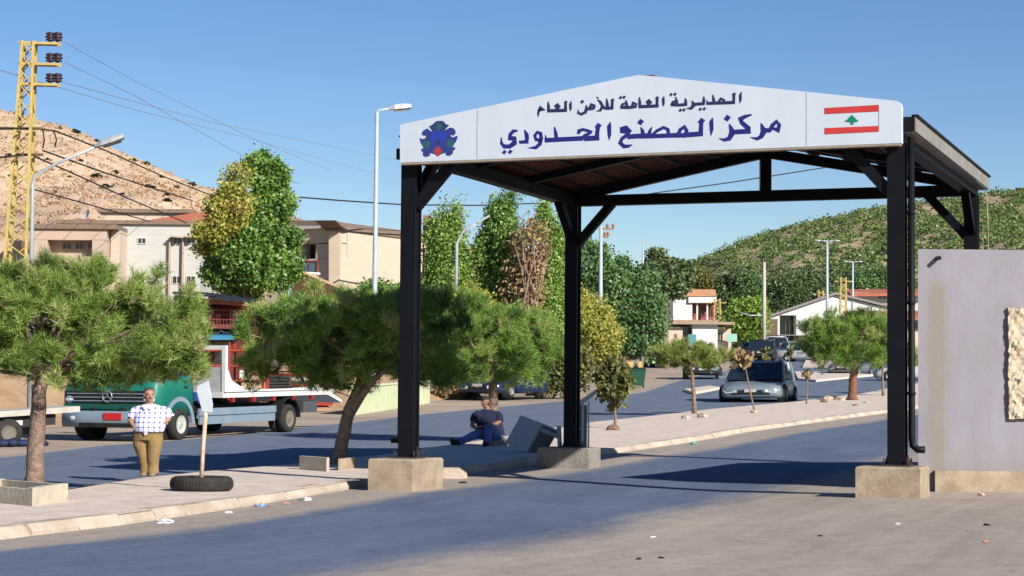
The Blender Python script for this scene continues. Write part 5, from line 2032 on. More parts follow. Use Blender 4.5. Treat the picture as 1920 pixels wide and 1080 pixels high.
    for lab, x, blobs, mt in (
            ('lime green tree before the white hall', 1405, [(1400, 600, 28, 30), (1412, 580, 22, 20), (1395, 625, 26, 18), (1420, 615, 18, 22)], LIME),
            ('dark pine behind the red roof house', 1365, [(1365, 545, 34, 26), (1340, 540, 22, 20), (1390, 540, 30, 24)], CEDAR),
            ('second dark pine left of the pale utility pole', 1410, [(1412, 545, 26, 30), (1400, 525, 20, 18)], BROAD_D),
            ('dark pine right of the pale utility pole', 1465, [(1460, 555, 24, 26), (1480, 545, 26, 24)], CEDAR),
            ('dark pine above the white hall roof', 1510, [(1515, 535, 34, 22), (1545, 525, 24, 22)], CEDAR),
            ('brownish thinning tree between cedar and red roof house', 1305, [(1305, 530, 26, 18), (1290, 545, 18, 14)], OLIVE_B),
            ('dark green tree over the red roofs at right', 1640, [(1630, 530, 40, 22), (1670, 525, 30, 22)], BROAD_D)):
        d = D if mt is LIME else D + 45 + R.uniform(0, 12)
        bb = Vector((P(x, 640, d).x, d, gz(x, d)))
        leafy('far_tree', lab, bb, P(x, 600, d), .25, blobs_px(blobs, d), 190, 115, .45, .2, mt, nlimb=14, shell=.3, lobes=26)


trees()

# ------------------------------------------------------------------ vehicles
TYRE = mat('tyre_rubber', (.022, .021, .02), (.04, .036, .03), .85, 8, bump=.2, bscale=30)
RIM = mat('wheel_rim', (.42, .43, .42), (.3, .31, .3), .4, 6, metal=.6)
DARK = mat('black_plastic', (.012, .012, .013), (.02, .02, .02), .6, 6)
CGLASS = glass_mat('car_glass', (.012, .02, .03), .04)
HLIGHT = mat('headlight_glass', (.62, .68, .68), (.5, .56, .56), .12, 9, spec=.7)
REDL = mat('rear_lamp_red', (.35, .02, .02), None, .25, 6)
PLATE_W = mat('number_plate', (.6, .55, .53), (.5, .42, .42), .5, 20)
PLATE_R = mat('red_number_plate', (.62, .03, .03), (.5, .02, .02), .5, 5)


def paint(name, c, rough=.28):
    return mat(name, c, tuple(v * .85 for v in c), rough, 2, spec=.6, metal=.25)


def wheel(t, x, y, r, w, rim=RIM, side=1, hub=.62, dual=False):
    m = MB()
    prof = [(r * .6, -w / 2), (r * .9, -w / 2), (r, -w * .36), (r, w * .36), (r * .9, w / 2), (r * .6, w / 2), (r * .58, w * .3), (r * .58, -w * .3), (r * .6, -w / 2)]
    m.lathe(prof, (x, y, r), (0, 1, 0), 26)
    wo = part('wheel', m, TYRE, t, True)
    k = MB()
    s = side
    k.lathe([(r * .6, s * w * .46), (r * hub, s * w * .5), (r * hub * .92, s * w * .44), (r * .42, s * w * .26), (r * .2, s * w * .34), (r * .16, s * w * .42), (0.001, s * w * .43)], (x, y, r), (0, 1, 0), 22)
    for q in range(8):
        a = q * pi / 4
        k.ell((x + cos(a) * r * .3, y + s * w * .33, r + sin(a) * r * .3), (r * .05, w * .05, r * .05), 6)
    part('rim', k, rim, wo, True)
    return wo


def car(label, loc, rz, L, W, H, kind, body, cat='car', group=None, detail=True, wr=.32, name='parked_car', plate=PLATE_W):
    """x forward, y left. Body lofted along its length, greenhouse, glass, lamps, wheels"""
    t = thing(name, label, cat, loc, rz, group)
    zb = .2 if kind != 'suv' else .34
    h = L / 2
    if kind == 'van':
        belt = H * .56
        st = [(-h, .86, .32, belt * .94), (-h + .12, .96, zb, belt), (-h * .5, 1, zb, belt), (0, 1, zb, belt * .99), (h * .38, 1, zb, belt * .95), (h * .56, .985, zb, belt * .88), (h * .8, .95, zb, belt * .76), (h - .12, .87, .24, belt * .66), (h, .74, .3, belt * .58)]
        g0 = [(-h + .08, .93), (h * .56, .96)]
        g1 = [(-h + .28, .80), (h * .14, .80)]
    elif kind == 'suv':
        belt = H * .58
        st = [(-h, .9, .5, belt), (-h + .1, .98, zb, belt), (0, 1, zb, belt), (h * .42, 1, zb, belt * .97), (h * .5, .98, zb, belt * .95), (h * .85, .95, zb, belt * .88), (h - .06, .92, zb + .06, belt * .82), (h, .86, zb + .12, belt * .76)]
        g0 = [(-h + .06, .94), (h * .42, .96)]
        g1 = [(-h + .22, .84), (h * .14, .84)]
    else:
        belt = H * .62
        st = [(-h, .84, .38, belt * .9), (-h + .12, .94, zb + .04, belt * .97), (-h * .55, 1, zb, belt), (0, 1, zb, belt), (h * .34, 1, zb, belt * .97), (h * .6, .98, zb, belt * .9), (h - .16, .92, zb + .02, belt * .78), (h, .80, .34, belt * .66)]
        g0 = [(-h * .62, .92), (h * .36, .94)]
        g1 = [(-h * .36, .74), (h * .06, .76)]
    rings = []
    w = W / 2
    for x, s, z0, z1 in st:
        q = w * s
        half = [(q * .9, z0), (q * .99, z0 + (z1 - z0) * .18), (q, z0 + (z1 - z0) * .5), (q * .975, z0 + (z1 - z0) * .86), (q * .93, z1), (q * .5, z1 + .035)]
        rings.append([Vector((x, y, z)) for y, z in half] + [Vector((x, 0, z1 + .045))] + [Vector((x, -y, z)) for y, z in reversed(half)])
    m = MB(); m.loft(rings, 0, True)
    bo = part('body', m, body, t, True)
    # greenhouse glass
    zr = H - .03
    bz = belt - .02
    lo = [Vector((g0[0][0], g0[0][1] * w * .98, bz)), Vector((g0[1][0], g0[1][1] * w * .96, bz)), Vector((g0[1][0], -g0[1][1] * w * .96, bz)), Vector((g0[0][0], -g0[0][1] * w * .98, bz))]
    hi = [Vector((g1[0][0], g1[0][1] * w, zr)), Vector((g1[1][0], g1[1][1] * w, zr)), Vector((g1[1][0], -g1[1][1] * w, zr)), Vector((g1[0][0], -g1[0][1] * w, zr))]
    m = MB(); m.loft([lo, hi], 0, False)
    part('windows', m, CGLASS, t, True)
    for k in range(4):
        m = MB()
        m.bar(lo[k], hi[k], .075, .075)
        part('pillar', m, body, bo, True)
    mids = (.36, .66) if kind != 'sedan' else (.5,)
    for f in mids:
        for a, b, c, d in ((0, 1, 0, 1), (3, 2, 3, 2)):
            m = MB()
            m.bar(lo[a].lerp(lo[b], f) + Vector((0, .012 if a == 0 else -.012, 0)), hi[c].lerp(hi[d], f) + Vector((0, .012 if a == 0 else -.012, 0)), .07, .05)
            part('pillar', m, body, bo, True)
    m = MB()
    rr = []
    for x, s, dz in ((g1[0][0] - .06, .9, -.02), (g1[0][0] + .1, .98, .02), ((g1[0][0] + g1[1][0]) / 2, 1, .035), (g1[1][0] - .1, .98, .02), (g1[1][0] + .07, .9, -.02)):
        q = g1[0][1] * w * s + .03
        rr.append([Vector((x, q, zr - .03)), Vector((x, q * .9, zr + .03 + dz)), Vector((x, 0, zr + .05 + dz)), Vector((x, -q * .9, zr + .03 + dz)), Vector((x, -q, zr - .03))])
    m.loft(rr, 0, True)
    part('roof', m, body, t, True)
    # wheels and arches
    xf, xr = h - L * .19, -h + L * .2
    for x in (xf, xr):
        for s in (-1, 1):
            a = MB()
            a.lathe([(0.001, -s * .05), (wr * 1.04, -s * .05), (wr * 1.04, s * .014), (wr * 1.2, s * .014), (wr * 1.2, -s * .3)], (x, s * (w * .985), wr * 1.02), (0, 1, 0), 24)
            part('wheel_arch', a, DARK, t, True)
            wheel(t, x, s * (w - .03), wr, .2, side=s)
    fx = h
    zf = st[-1][3]
    zl = st[-1][2]
    # lamps, grille, bumper, plate
    for s in (-1, 1):
        q = MB()
        y0, y1 = w * .44, w * .84
        q.prism([Vector((fx - .10, s * y1 * 1.02, zf + .02)), Vector((fx + .015, s * y0, zf - .05)), Vector((fx + .015, s * y0 * .98, zf - .17)), Vector((fx - .02, s * y1 * .9, zf - .2)), Vector((fx - .2, s * y1 * 1.07, zf - .02))], (.03, s * .02, .03))
        part('headlight', q, HLIGHT, t, True)
        q = MB()
        q.box((-h + .02, s * w * .78, belt * .78), (.1, w * .22, .2))
        part('rear_lamp', q, REDL, t, True)
        q = MB()
        q.loft([[Vector((g0[1][0] - .12 + dx, s * (w * .97 + a), belt + .04 + z)) for dx, z in ((-.03, 0), (.06, 0), (.06, .13), (-.03, .13))] for a in (0, .1, .2)], 0, False)
        part('door_mirror', q, body, t, True)
        q = MB()
        for xx in ((g0[0][0] + g0[1][0]) / 2 + .35, (g0[0][0] + g0[1][0]) / 2 - .55):
            q.box((xx, s * (w * .985), belt * .86), (.16, .04, .03))
        part('door_handle', q, DARK, t, True)
    q = MB(); q.loft([[Vector((fx - .06 + dx, y, zf - .1 + z)) for y, z in ((-w * .4, .05), (w * .4, .05), (w * .34, -.1), (-w * .34, -.1))] for dx in (0, .085)], 0, False)
    go = part('grille', q, DARK, t, True)
    q = MB(); q.ell((fx + .03, 0, zf - .07), (.02, .1, .045), 10)
    part('badge', q, RIM, go, True)
    q = MB(); q.loft([[Vector((fx - .1 + dx, y, zl + z)) for y, z in ((-w * .62, .05), (w * .62, .05), (w * .56, .16), (-w * .56, .16))] for dx in (0, .115)], 0, False)
    part('air_intake', q, DARK, t, True)
    q = MB(); q.box((fx + .03, 0, zl + .23), (.03, .52, .13))
    part('number_plate', q, plate, t, True)
    return t


def vehicles():
    P_VAN = paint('silver_blue_paint', (.27, .33, .36), .3)
    g = G(1403, 756)
    rz = math.atan2(-1, -.30)
    van = car('silver blue minivan driving towards the viewer on the far carriageway', (g.x + .75, g.y + 2.3, g.z + .02), math.atan2(-.965, -.26), 5.2, 2.85, 1.86, 'van', P_VAN, cat='minivan', name='minivan', wr=.37)
    van.rotation_euler.x = .016
    m = MB()
    for s in (-1, 1):
        m.bar(Vector((-1.9, s * 1.0, 1.9)), Vector((.5, s * 1.0, 1.92)), .06, .05)
    part('roof_rail', m, DARK, van, True)
    # dark pick-up behind
    g = G(1322, 712)
    car('dark pickup with bright chrome bumper behind the small flat topped pine', (g.x, g.y + 2.0, g.z), math.atan2(-1, -.08), 4.8, 2.45, 1.85, 'suv', paint('charcoal_paint', (.05, .055, .06)), cat='pickup', name='pickup', wr=.4)
    g = G(1603, 704)
    car('silver hatchback with dark front seen behind the dense round pine', (g.x, g.y + 1.8, g.z), math.atan2(-1, -.55), 4.3, 2.1, 1.5, 'sedan', paint('silver_grey_paint', (.2, .22, .24)), name='moving_car')
    g = G(1716, 715)
    car('white car half hidden between the right post and the grey wall', (g.x, g.y + 1.5, g.z), math.atan2(.1, -1), 4.5, 2.0, 1.5, 'sedan', paint('white_car_paint', (.62, .63, .64)), name='moving_car')
    # parked cars in the lot
    for lab, px, py, rz, kind, L, W, H, col in (
            ('dark estate car parked facing left behind the minivan roof', 1428, 676, -1.75, 'suv', 4.6, 2.4, 1.8, (.035, .045, .055)),
            ('dark red topped car parked under the brown wall', 1440, 668, -1.6, 'sedan', 4.3, 2.3, 1.6, (.07, .03, .04)),
            ('white hatchback parked in front of the brown wall', 1456, 664, -1.5, 'sedan', 4.2, 2.3, 1.7, (.7, .7, .7)),
            ('white low saloon parked beside the round pine, facing right', 1512, 678, -.3, 'sedan', 4.8, 2.2, 1.5, (.6, .62, .63)),
            ('pale green car parked behind the white saloon', 1492, 672, -1.2, 'sedan', 4.3, 2.2, 1.5, (.4, .47, .45)),
            ('dark green car parked at the left end of the row', 1410, 676, -1.9, 'sedan', 4.3, 2.3, 1.6, (.03, .06, .06))):
        g = G(px, py)
        car(lab, tuple(g), rz, L, W, H, kind, paint('paint_%d' % px, col), group='cars parked beyond the junction')
    g = G(1238, 688)
    car('dark car parked by the white roadside building left of the pickup', tuple(g), -1.4, 4.3, 2.3, 1.6, 'sedan', paint('dark_grey_paint', (.06, .06, .065)), group='cars parked beyond the junction')
    # dark blue saloon with its door open on the sandy shoulder
    D = 96
    a = P(940, 750, D)
    loc = (a.x + .15, D + .8, gz(940, D) + .12)
    bl = car('dark blue saloon with an open front door on the sandy shoulder', loc, math.atan2(-.82, -.5), 4.9, 2.5, 1.38, 'sedan', paint('dark_blue_paint', (.018, .03, .11)), name='parked_car')
    m = MB()
    hx = 1.0
    w = 1.25
    hinge = Vector((hx, w * .98, .3))
    d = Vector((-.28, .96, 0))
    th = Vector((d.y, -d.x, 0)) * .07
    m.prism([hinge, hinge + d * 1.5, hinge + d * 1.55 + Vector((0, 0, .5)), hinge + Vector((0, 0, .55))], th)
    m.bar(hinge + d * .1 + Vector((0, 0, .55)), hinge + d * .45 + Vector((0, 0, .98)), .05, .05)
    m.bar(hinge + d * .45 + Vector((0, 0, .98)), hinge + d * 1.4 + Vector((0, 0, .95)), .05, .05)
    m.bar(hinge + d * 1.4 + Vector((0, 0, .95)), hinge + d * 1.5 + Vector((0, 0, .5)), .05, .05)
    dr = part('door', m, paint('dark_blue_paint', (.018, .03, .11)), bl, True)
    m = MB(); m.box(hinge + d * .8 + Vector((0, 0, .3)) - th * .3, (.1, .1, .04))
    part('door_handle', m, RIM, dr, True)


vehicles()


def flatbed_truck():
    f = G(330, 828)
    Df = 56.0
    front = P(330, 828, Df)
    rear = P(538, 808, 61.8)
    front.z = T(front.x, front.y) + .03
    ax = Vector((front.x - rear.x, front.y - rear.y, 0))
    WB = ax.length
    ax.normalize()
    W = 3.15
    left = Vector((-ax.y, ax.x, 0))
    # visible wheels are on the vehicle's left (camera right)
    o = front - left * (W / 2 - .12)
    rz = math.atan2(ax.y, ax.x)
    t = thing('flatbed_truck', 'green cabbed flatbed recovery truck with a white bed parked across the far road', 'truck', (o.x, o.y, front.z), rz)
    GREEN = mat('truck_green', (.012, .21, .15), (.01, .17, .12), .4, 2, spec=.5)
    BLUEG = mat('truck_grey_blue', (.23, .30, .36), (.19, .25, .31), .5, 2)
    w = W / 2
    pitch = math.atan2((T(front.x, front.y) - T(rear.x, rear.y)), WB)

    def L(x, y, z):
        return Vector((x, y, z))
    # chassis
    m = MB()
    for s in (-1, 1):
        m.box((-WB / 2 + .2, s * .45, .78), (WB + 2.0, .12, .24))
    for k in range(7):
        m.box((-WB + .2 + k * WB / 6.5, 0, .78), (.1, .9, .16))
    part('chassis', m, DARK, t, True)
    # cab
    m = MB()
    rings = []
    for x, s, z0, z1 in ((-.75, .98, .72, 2.62), (-.6, 1, .72, 2.7), (.3, 1, .72, 2.72), (.75, .98, .72, 2.62), (1.02, .94, .80, 1.75), (1.12, .9, .9, 1.3)):
        q = w * s
        rings.append([L(x, q, z0), L(x, q, z0 + (z1 - z0) * .5), L(x, q * .95, z1 - .12), L(x, q * .8, z1), L(x, -q * .8, z1), L(x, -q * .95, z1 - .12), L(x, -q, z0 + (z1 - z0) * .5), L(x, -q, z0)])
    m.loft(rings, 0, True)
    cab = part('cab', m, GREEN, t, True)
    m = MB()
    m.prism([L(1.07, -w * .8, 1.72), L(1.07, w * .8, 1.72), L(.83, w * .74, 2.48), L(.83, -w * .74, 2.48)], (.05, 0, .02))
    part('windscreen', m, CGLASS, cab, True)
    for s in (-1, 1):
        m = MB(); m.prism([L(-.35, s * (w + .002), 1.75), L(.72, s * (w + .002), 1.75), L(.55, s * (w * .965), 2.4), L(-.35, s * (w * .965), 2.4)], (0, s * .012, 0))
        part('side_window', m, CGLASS, cab, True)
        m = MB(); m.box((.92, s * (w + .16), 2.0), (.1, .2, .5)); m.bar((.85, s * (w - .02), 2.2), (.92, s * (w + .16), 2.2), .03, .03)
        part('mirror', m, DARK, cab, True)
        m = MB(); m.box((-.28, s * (w + .012), 1.45), (.2, .03, .05))
        part('door_handle', m, DARK, cab, True)
    # grille panel with three bars and round badge
    m = MB()
    m.box((1.09, 0, 1.19), (.12, W * .9, .34))
    gr = part('grille', m, DARK, t, True)
    m = MB()
    for z in (1.08, 1.18, 1.28):
        m.box((1.16, 0, z), (.03, W * .84, .025))
    part('grille_bars', m, BLUEG, gr, True)
    m = MB()
    ring = [(.15 * cos(a * pi / 12), .15 * sin(a * pi / 12)) for a in range(25)]
    m.tube([L(1.19, y, 1.2 + z) for y, z in ring], .018, 6, cap=False)
    for a in (90, 210, 330):
        m.bar(L(1.19, 0, 1.2), L(1.19, .14 * cos(radians(a)), 1.2 + .14 * sin(radians(a))), .022, .022)
    part('badge', m, RIM, gr, True)
    m = MB(); m.box((1.1, 0, .93), (.1, W * .92, .14))
    part('lower_panel', m, mat('truck_dark_green', (.01, .10, .075), None, .45, 3), t, True)
    # bumper
    m = MB()
    rings = []
    for y, dx in ((-w, -.35), (-w * .94, -.06), (-w * .5, 0), (w * .5, 0), (w * .94, -.06), (w, -.35)):
        rings.append([L(.8 + dx * .5, y, .34), L(1.2 + dx, y, .36), L(1.25 + dx, y, .52), L(1.22 + dx, y, .80), L(.8 + dx * .5, y, .82)])
    m.loft(rings, 0, True)
    bp = part('bumper', m, BLUEG, t, True)
    m = MB(); m.box((1.235, 0, .42), (.04, W * .55, .12))
    part('air_slot', m, DARK, bp, True)
    m = MB(); m.box((1.255, .22, .66), (.03, .56, .19))
    part('number_plate', m, PLATE_R, bp, True)
    for s in (-1, 1):
        m = MB(); m.ell((1.1, s * w * .8, 1.12), (.07, .2, .13), 14)
        part('headlight', m, HLIGHT, t, True)
        m = MB(); m.ell((1.2, s * w * .7, .6), (.04, .11, .07), 12)
        part('fog_lamp', m, HLIGHT, bp, True)
    # steps, fenders, wheels
    for s in (-1, 1):
        m = MB()
        arc = [(.62 * cos(a * pi / 10), .62 * sin(a * pi / 10)) for a in range(11)]
        for k in range(10):
            a, b = arc[k], arc[k + 1]
            m.prism([L(a[0], s * (w + .01), .45 + a[1]), L(b[0], s * (w + .01), .45 + b[1]), L(b[0] * 1.22, s * (w + .01), .45 + b[1] * 1.2), L(a[0] * 1.22, s * (w + .01), .45 + a[1] * 1.2)], (0, -s * .3, 0))
        part('mudguard', m, BLUEG, t, True)
        m = MB(); m.lathe([(0.001, -s * .2), (.6, -s * .2), (.6, -s * .4)], (0, s * (w - .02), .46), (0, 1, 0), 24)
        part('wheel_well', m, DARK, t, True)
        wheel(t, 0, s * (w - .08), .43, .26, rim=mat('pale_wheel_paint', (.5, .52, .46), (.38, .4, .35), .6, 6), side=s)
        for dy in (0, -.3):
            wheel(t, -WB, s * (w - .14 + dy), .43, .25, rim=mat('dusty_wheel', (.22, .19, .15), (.15, .13, .1), .8, 6), side=s)
        m = MB()
        arc = [(.6 * cos(a * pi / 10), .6 * sin(a * pi / 10)) for a in range(11)]
        for k in range(10):
            a, b = arc[k], arc[k + 1]
            m.prism([L(-WB + a[0], s * w, .45 + a[1]), L(-WB + b[0], s * w, .45 + b[1]), L(-WB + b[0] * 1.08, s * w, .45 + b[1] * 1.08), L(-WB + a[0] * 1.08, s * w, .45 + a[1] * 1.08)], (0, -s * .5, 0))
        part('mudguard', m, DARK, t, True)
        m = MB(); m.box((-WB / 2 - .05, s * (w - .02), .74), (WB - 1.9, .06, .2)); m.box((-WB / 2 - .05, s * (w - .03), .5), (WB - 2.0, .06, .22)); m.box((-WB / 2 - .05, s * (w - .06), .62), (WB - 1.9, .05, .1))
        part('side_skirt', m, BLUEG, t, True)
        m = MB(); m.box((-WB - 1.35, s * (w - .35), .76), (.9, .6, .34))
        part('tool_box', m, mat('dark_grey_box', (.09, .095, .1), None, .6, 4), t, True)
    # white bed: headboard frame, floor, sloping tail
    m = MB()
    zb = 1.12
    m.obox(L(-2.3, -w, zb), L(-WB - .1, 0, 0), L(0, W, 0), L(0, 0, .16))
    m.prism([L(-WB - 2.4, -w, zb), L(-WB - 3.4, -w, zb - .28), L(-WB - 3.4, -w, zb - .2), L(-WB - 2.4, -w, zb + .158)], (0, W, 0))
    bed = part('bed', m, WHITE_P, t, True)
    m = MB()
    for s in (-1, 1):
        m.obox(L(-2.32, s * w - .06, zb + .16), L(-.14, 0, 0), L(0, .12, 0), L(0, 0, 1.34))
        m.prism([L(-2.46, s * w - .05, zb + .163), L(-2.46, s * w - .05, zb + .85), L(-2.7, s * w - .05, zb + .5), L(-3.5, s * w - .05, zb + .22), L(-3.5, s * w - .05, zb + .163)], (0, .1, 0))
    m.obox(L(-2.32, -w + .06, zb + 1.38), L(-.14, 0, 0), L(0, W - .12, 0), L(0, 0, .12))
    part('headboard_frame', m, WHITE_P, bed, True)
    m = MB(); m.obox(L(-2.35, -w + .06, zb + .16), L(-.06, 0, 0), L(0, W - .12, 0), L(0, 0, .72))
    part('headboard_plate', m, mat('worn_tread_plate', (.5, .5, .48), (.36, .36, .35), .5, 5, bump=.3, bscale=30), bed, True)
    m = MB()
    for s in (-1, 1):
        m.obox(L(-3.5, s * w - .04, zb + .162), L(-WB + 1.1, 0, 0), L(0, .08, 0), L(0, 0, .06))
    part('side_rail', m, WHITE_P, bed, True)
    for k in range(5):
        for s in (-1, 1):
            m = MB()
            m.box((-2.9 - k * 1.2, s * (w - .05), zb - .07), (.16, .1, .13))
            part('marker_lamp', m, REDL, bed, True)
    # blue lamp housing behind the cab
    m = MB(); m.box((-.95, w - .1, 1.18), (.26, .3, .24)); m.bar((-.95, w - .05, 1.1), (-.95, w + .12, 1.0), .1, .1)
    part('equipment_box', m, mat('blue_box_paint', (.05, .12, .34), None, .5, 4), t, True)
    t.rotation_euler.y = 0
    # tilt the whole truck with the road
    t.rotation_euler = (0, -pitch * .9, rz)
    return t


flatbed_truck()


def trailer():
    D = 52
    a, b = P(-60, 782, D), P(150, 768, D + 1.5)
    c = (a + b) / 2
    t = thing('flatbed_trailer', 'low flatbed trailer with a pale worn deck at the left edge before the green truck', 'trailer', (c.x, c.y, T(c.x, c.y)))
    u = (b - a)
    n = Vector((-u.y, u.x, 0)).normalized()
    z = T(c.x, c.y)
    m = MB(); m.obox(a + Vector((0, 0, -.06)), u, n * 1.9, (0, 0, .15))
    part('deck', m, mat('pale_worn_deck', (.55, .52, .45), (.4, .36, .3), .8, 3), t)
    m = MB(); m.obox(a + u * .05 + n * .2 + Vector((0, 0, -.36)), u * .75, n * 1.5, (0, 0, .28))
    m.obox(a + u * .1 + n * .25 + Vector((0, 0, -.6)), u * .1, n * 1.4, (0, 0, .24))
    m.obox(a + u * .62 + n * .25 + Vector((0, 0, -.6)), u * .05, n * 1.4, (0, 0, .24))
    part('underframe', m, DARK, t)
    m = MB(); m.obox(a + u * .28 - n * .02 + Vector((0, 0, -.3)), u * .2, n * .3, (0, 0, .12))
    part('lamp_board', m, WHITE_P, t)
    for f in (.14, .36):
        m = MB()
        q = a + u * f + n * .05
        q.z = T(q.x, q.y) + .36
        m.lathe([(.2, -.1), (.33, -.1), (.36, -.07), (.36, .07), (.33, .1), (.2, .1), (.19, 0), (.2, -.1)], q, n, 22)
        wo = part('wheel', m, TYRE, t)
        k = MB(); k.lathe([(.2, -.09), (.12, -.04), (.001, -.05)], q, n, 16)
        part('rim', k, mat('dusty_wheel', (.22, .19, .15), (.15, .13, .1), .8, 6), wo)
    m = MB()
    q = P(40, 815, D + .6)
    rr = random.Random(2)
    for k in range(9):
        m.ell(Vector((q.x + rr.uniform(-.7, .5), q.y + rr.uniform(-.2, .3), T(q.x, q.y) + .05 + rr.uniform(0, .06))), (rr.uniform(.2, .4), .2, rr.uniform(.06, .14)), 9, 0, Matrix.Rotation(rr.uniform(0, 3), 3, 'Z'))
    single('tarpaulin', m, mat('dark_blue_tarp', (.02, .03, .10), (.012, .018, .05), .7, 4, bump=.6, bscale=6), (q.x, q.y, T(q.x, q.y)), 'crumpled dark blue tarpaulin lying under the trailer at the left edge', 'tarpaulin')


trailer()

# ------------------------------------------------------------------ people
SKIN = mat('skin_tan', (.42, .24, .16), (.36, .19, .12), .6, 12)
SKIN_D = mat('skin_brown', (.30, .16, .10), (.25, .13, .08), .6, 12)
HAIR = mat('dark_grey_hair', (.10, .08, .065), (.05, .04, .032), .7, 30)


def remesh(mb, voxel, smooth=4, fac=.5):
    """fuse overlapping solids into one continuous skin"""
    me = mb.mesh('tmp', [])
    o = bpy.data.objects.new('tmp', me)
    COL.objects.link(o)
    r = o.modifiers.new('r', 'REMESH')
    r.mode = 'VOXEL'
    r.voxel_size = voxel
    r.use_smooth_shade = True
    s = o.modifiers.new('s', 'SMOOTH')
    s.iterations = smooth
    s.factor = fac
    dg = bpy.context.evaluated_depsgraph_get()
    dg.update()
    out = bpy.data.meshes.new_from_object(o.evaluated_get(dg))
    bpy.data.objects.remove(o)
    return out


def rings_body(mb, secs, n=16):
    """secs: (centre, rx, ry) horizontal elliptical sections"""
    rr = []
    for c, rx, ry in secs:
        rr.append([Vector(c) + Vector((rx * cos(2 * pi * k / n), ry * sin(2 * pi * k / n), 0)) for k in range(n)])
    mb.loft(rr, 0, True)


def hand(mb, wrist, d, palm_n, s=1.0, curl=.5, thumb=1):
    """palm and five bent fingers; d = direction of the fingers, palm_n = palm normal"""
    d = Vector(d).normalized()
    pn = Vector(palm_n)
    pn = (pn - d * pn.dot(d)).normalized()
    side = d.cross(pn)
    w = Vector(wrist)
    mb.tube([w - d * .02 * s, w + d * .03 * s, w + d * .09 * s], [(.03 * s, .022 * s), (.042 * s, .02 * s), (.043 * s, .016 * s)] if abs(Vector((1, 0, 0)).dot(side)) > -2 else .03, 10)
    for k, (o, ln) in enumerate(((-.031, .062), (-.0105, .074), (.0105, .07), (.031, .056))):
        b = w + d * .085 * s + side * o * s
        p1 = b + (d * cos(curl) + pn * sin(curl)) * ln * .45 * s
        p2 = p1 + (d * cos(curl * 2) + pn * sin(curl * 2)) * ln * .35 * s
        p3 = p2 + (d * cos(curl * 2.8) + pn * sin(curl * 2.8)) * ln * .28 * s
        mb.tube([b - d * .02 * s, b, p1, p2, p3], [.011 * s, .0108 * s, .0098 * s, .0088 * s, .006 * s], 7)
    b = w + d * .025 * s + side * thumb * .036 * s
    t1 = b + (d * .6 + side * thumb * .7 + pn * .2).normalized() * .036 * s
    t2 = t1 + (d * .85 + side * thumb * .3 + pn * .35).normalized() * .032 * s
    mb.tube([b - d * .012 * s, b, t1, t2], [.014 * s, .0135 * s, .0115 * s, .008 * s], 7)


def head(mb, c, R3, s=1.0, wide=1.0):
    """skull, jaw, nose, ears, brow, lips; R3 turns the face (face looks along local -Y)"""
    c = Vector(c)

    def at(x, y, z):
        return c + R3 @ Vector((x * s * wide, y * s, z * s))

    def e(p, r, n=14):
        mb.ell(at(*p), (r[0] * s * wide, r[1] * s, r[2] * s), n, 0, R3)
    e((0, .012, .035), (.078, .098, .092), 18)
    e((0, -.02, -.03), (.066, .078, .09), 16)
    e((0, -.045, -.085), (.042, .045, .035), 12)
    e((0, -.1, -.012), (.014, .022, .03), 10)
    e((0, -.112, -.028), (.019, .017, .014), 10)
    e((0, -.088, -.062), (.028, .014, .008), 10)
    e((0, -.086, -.073), (.024, .014, .009), 10)
    for q in (-1, 1):
        e((q * .032, -.085, .022), (.026, .016, .009), 10)
        e((q * .043, -.07, -.02), (.024, .022, .022), 10)
        e((q * .08, .012, .0), (.012, .024, .034), 10)


def face_parts(body, c, R3, s, wide, eye=True):
    m = MB()
    c = Vector(c)
    for q in (-1, 1):
        m.ell(c + R3 @ Vector((q * .031 * s * wide, -.087 * s, .003 * s)), (.011 * s * wide, .009 * s, .005 * s), 10, 0, R3)
    part('eyes', m, mat('eye_dark', (.03, .02, .015), None, .2, 5), body)
    m = MB()
    for q in (-1, 1):
        m.ell(c + R3 @ Vector((q * .033 * s * wide, -.096 * s, .027 * s)), (.02 * s * wide, .007 * s, .004 * s), 10, 0, R3)
    m.ell(c + R3 @ Vector((0, -.1 * s, -.052 * s)), (.028 * s * wide, .009 * s, .0055 * s), 10, 0, R3)
    part('brows_and_moustache', m, HAIR, body)


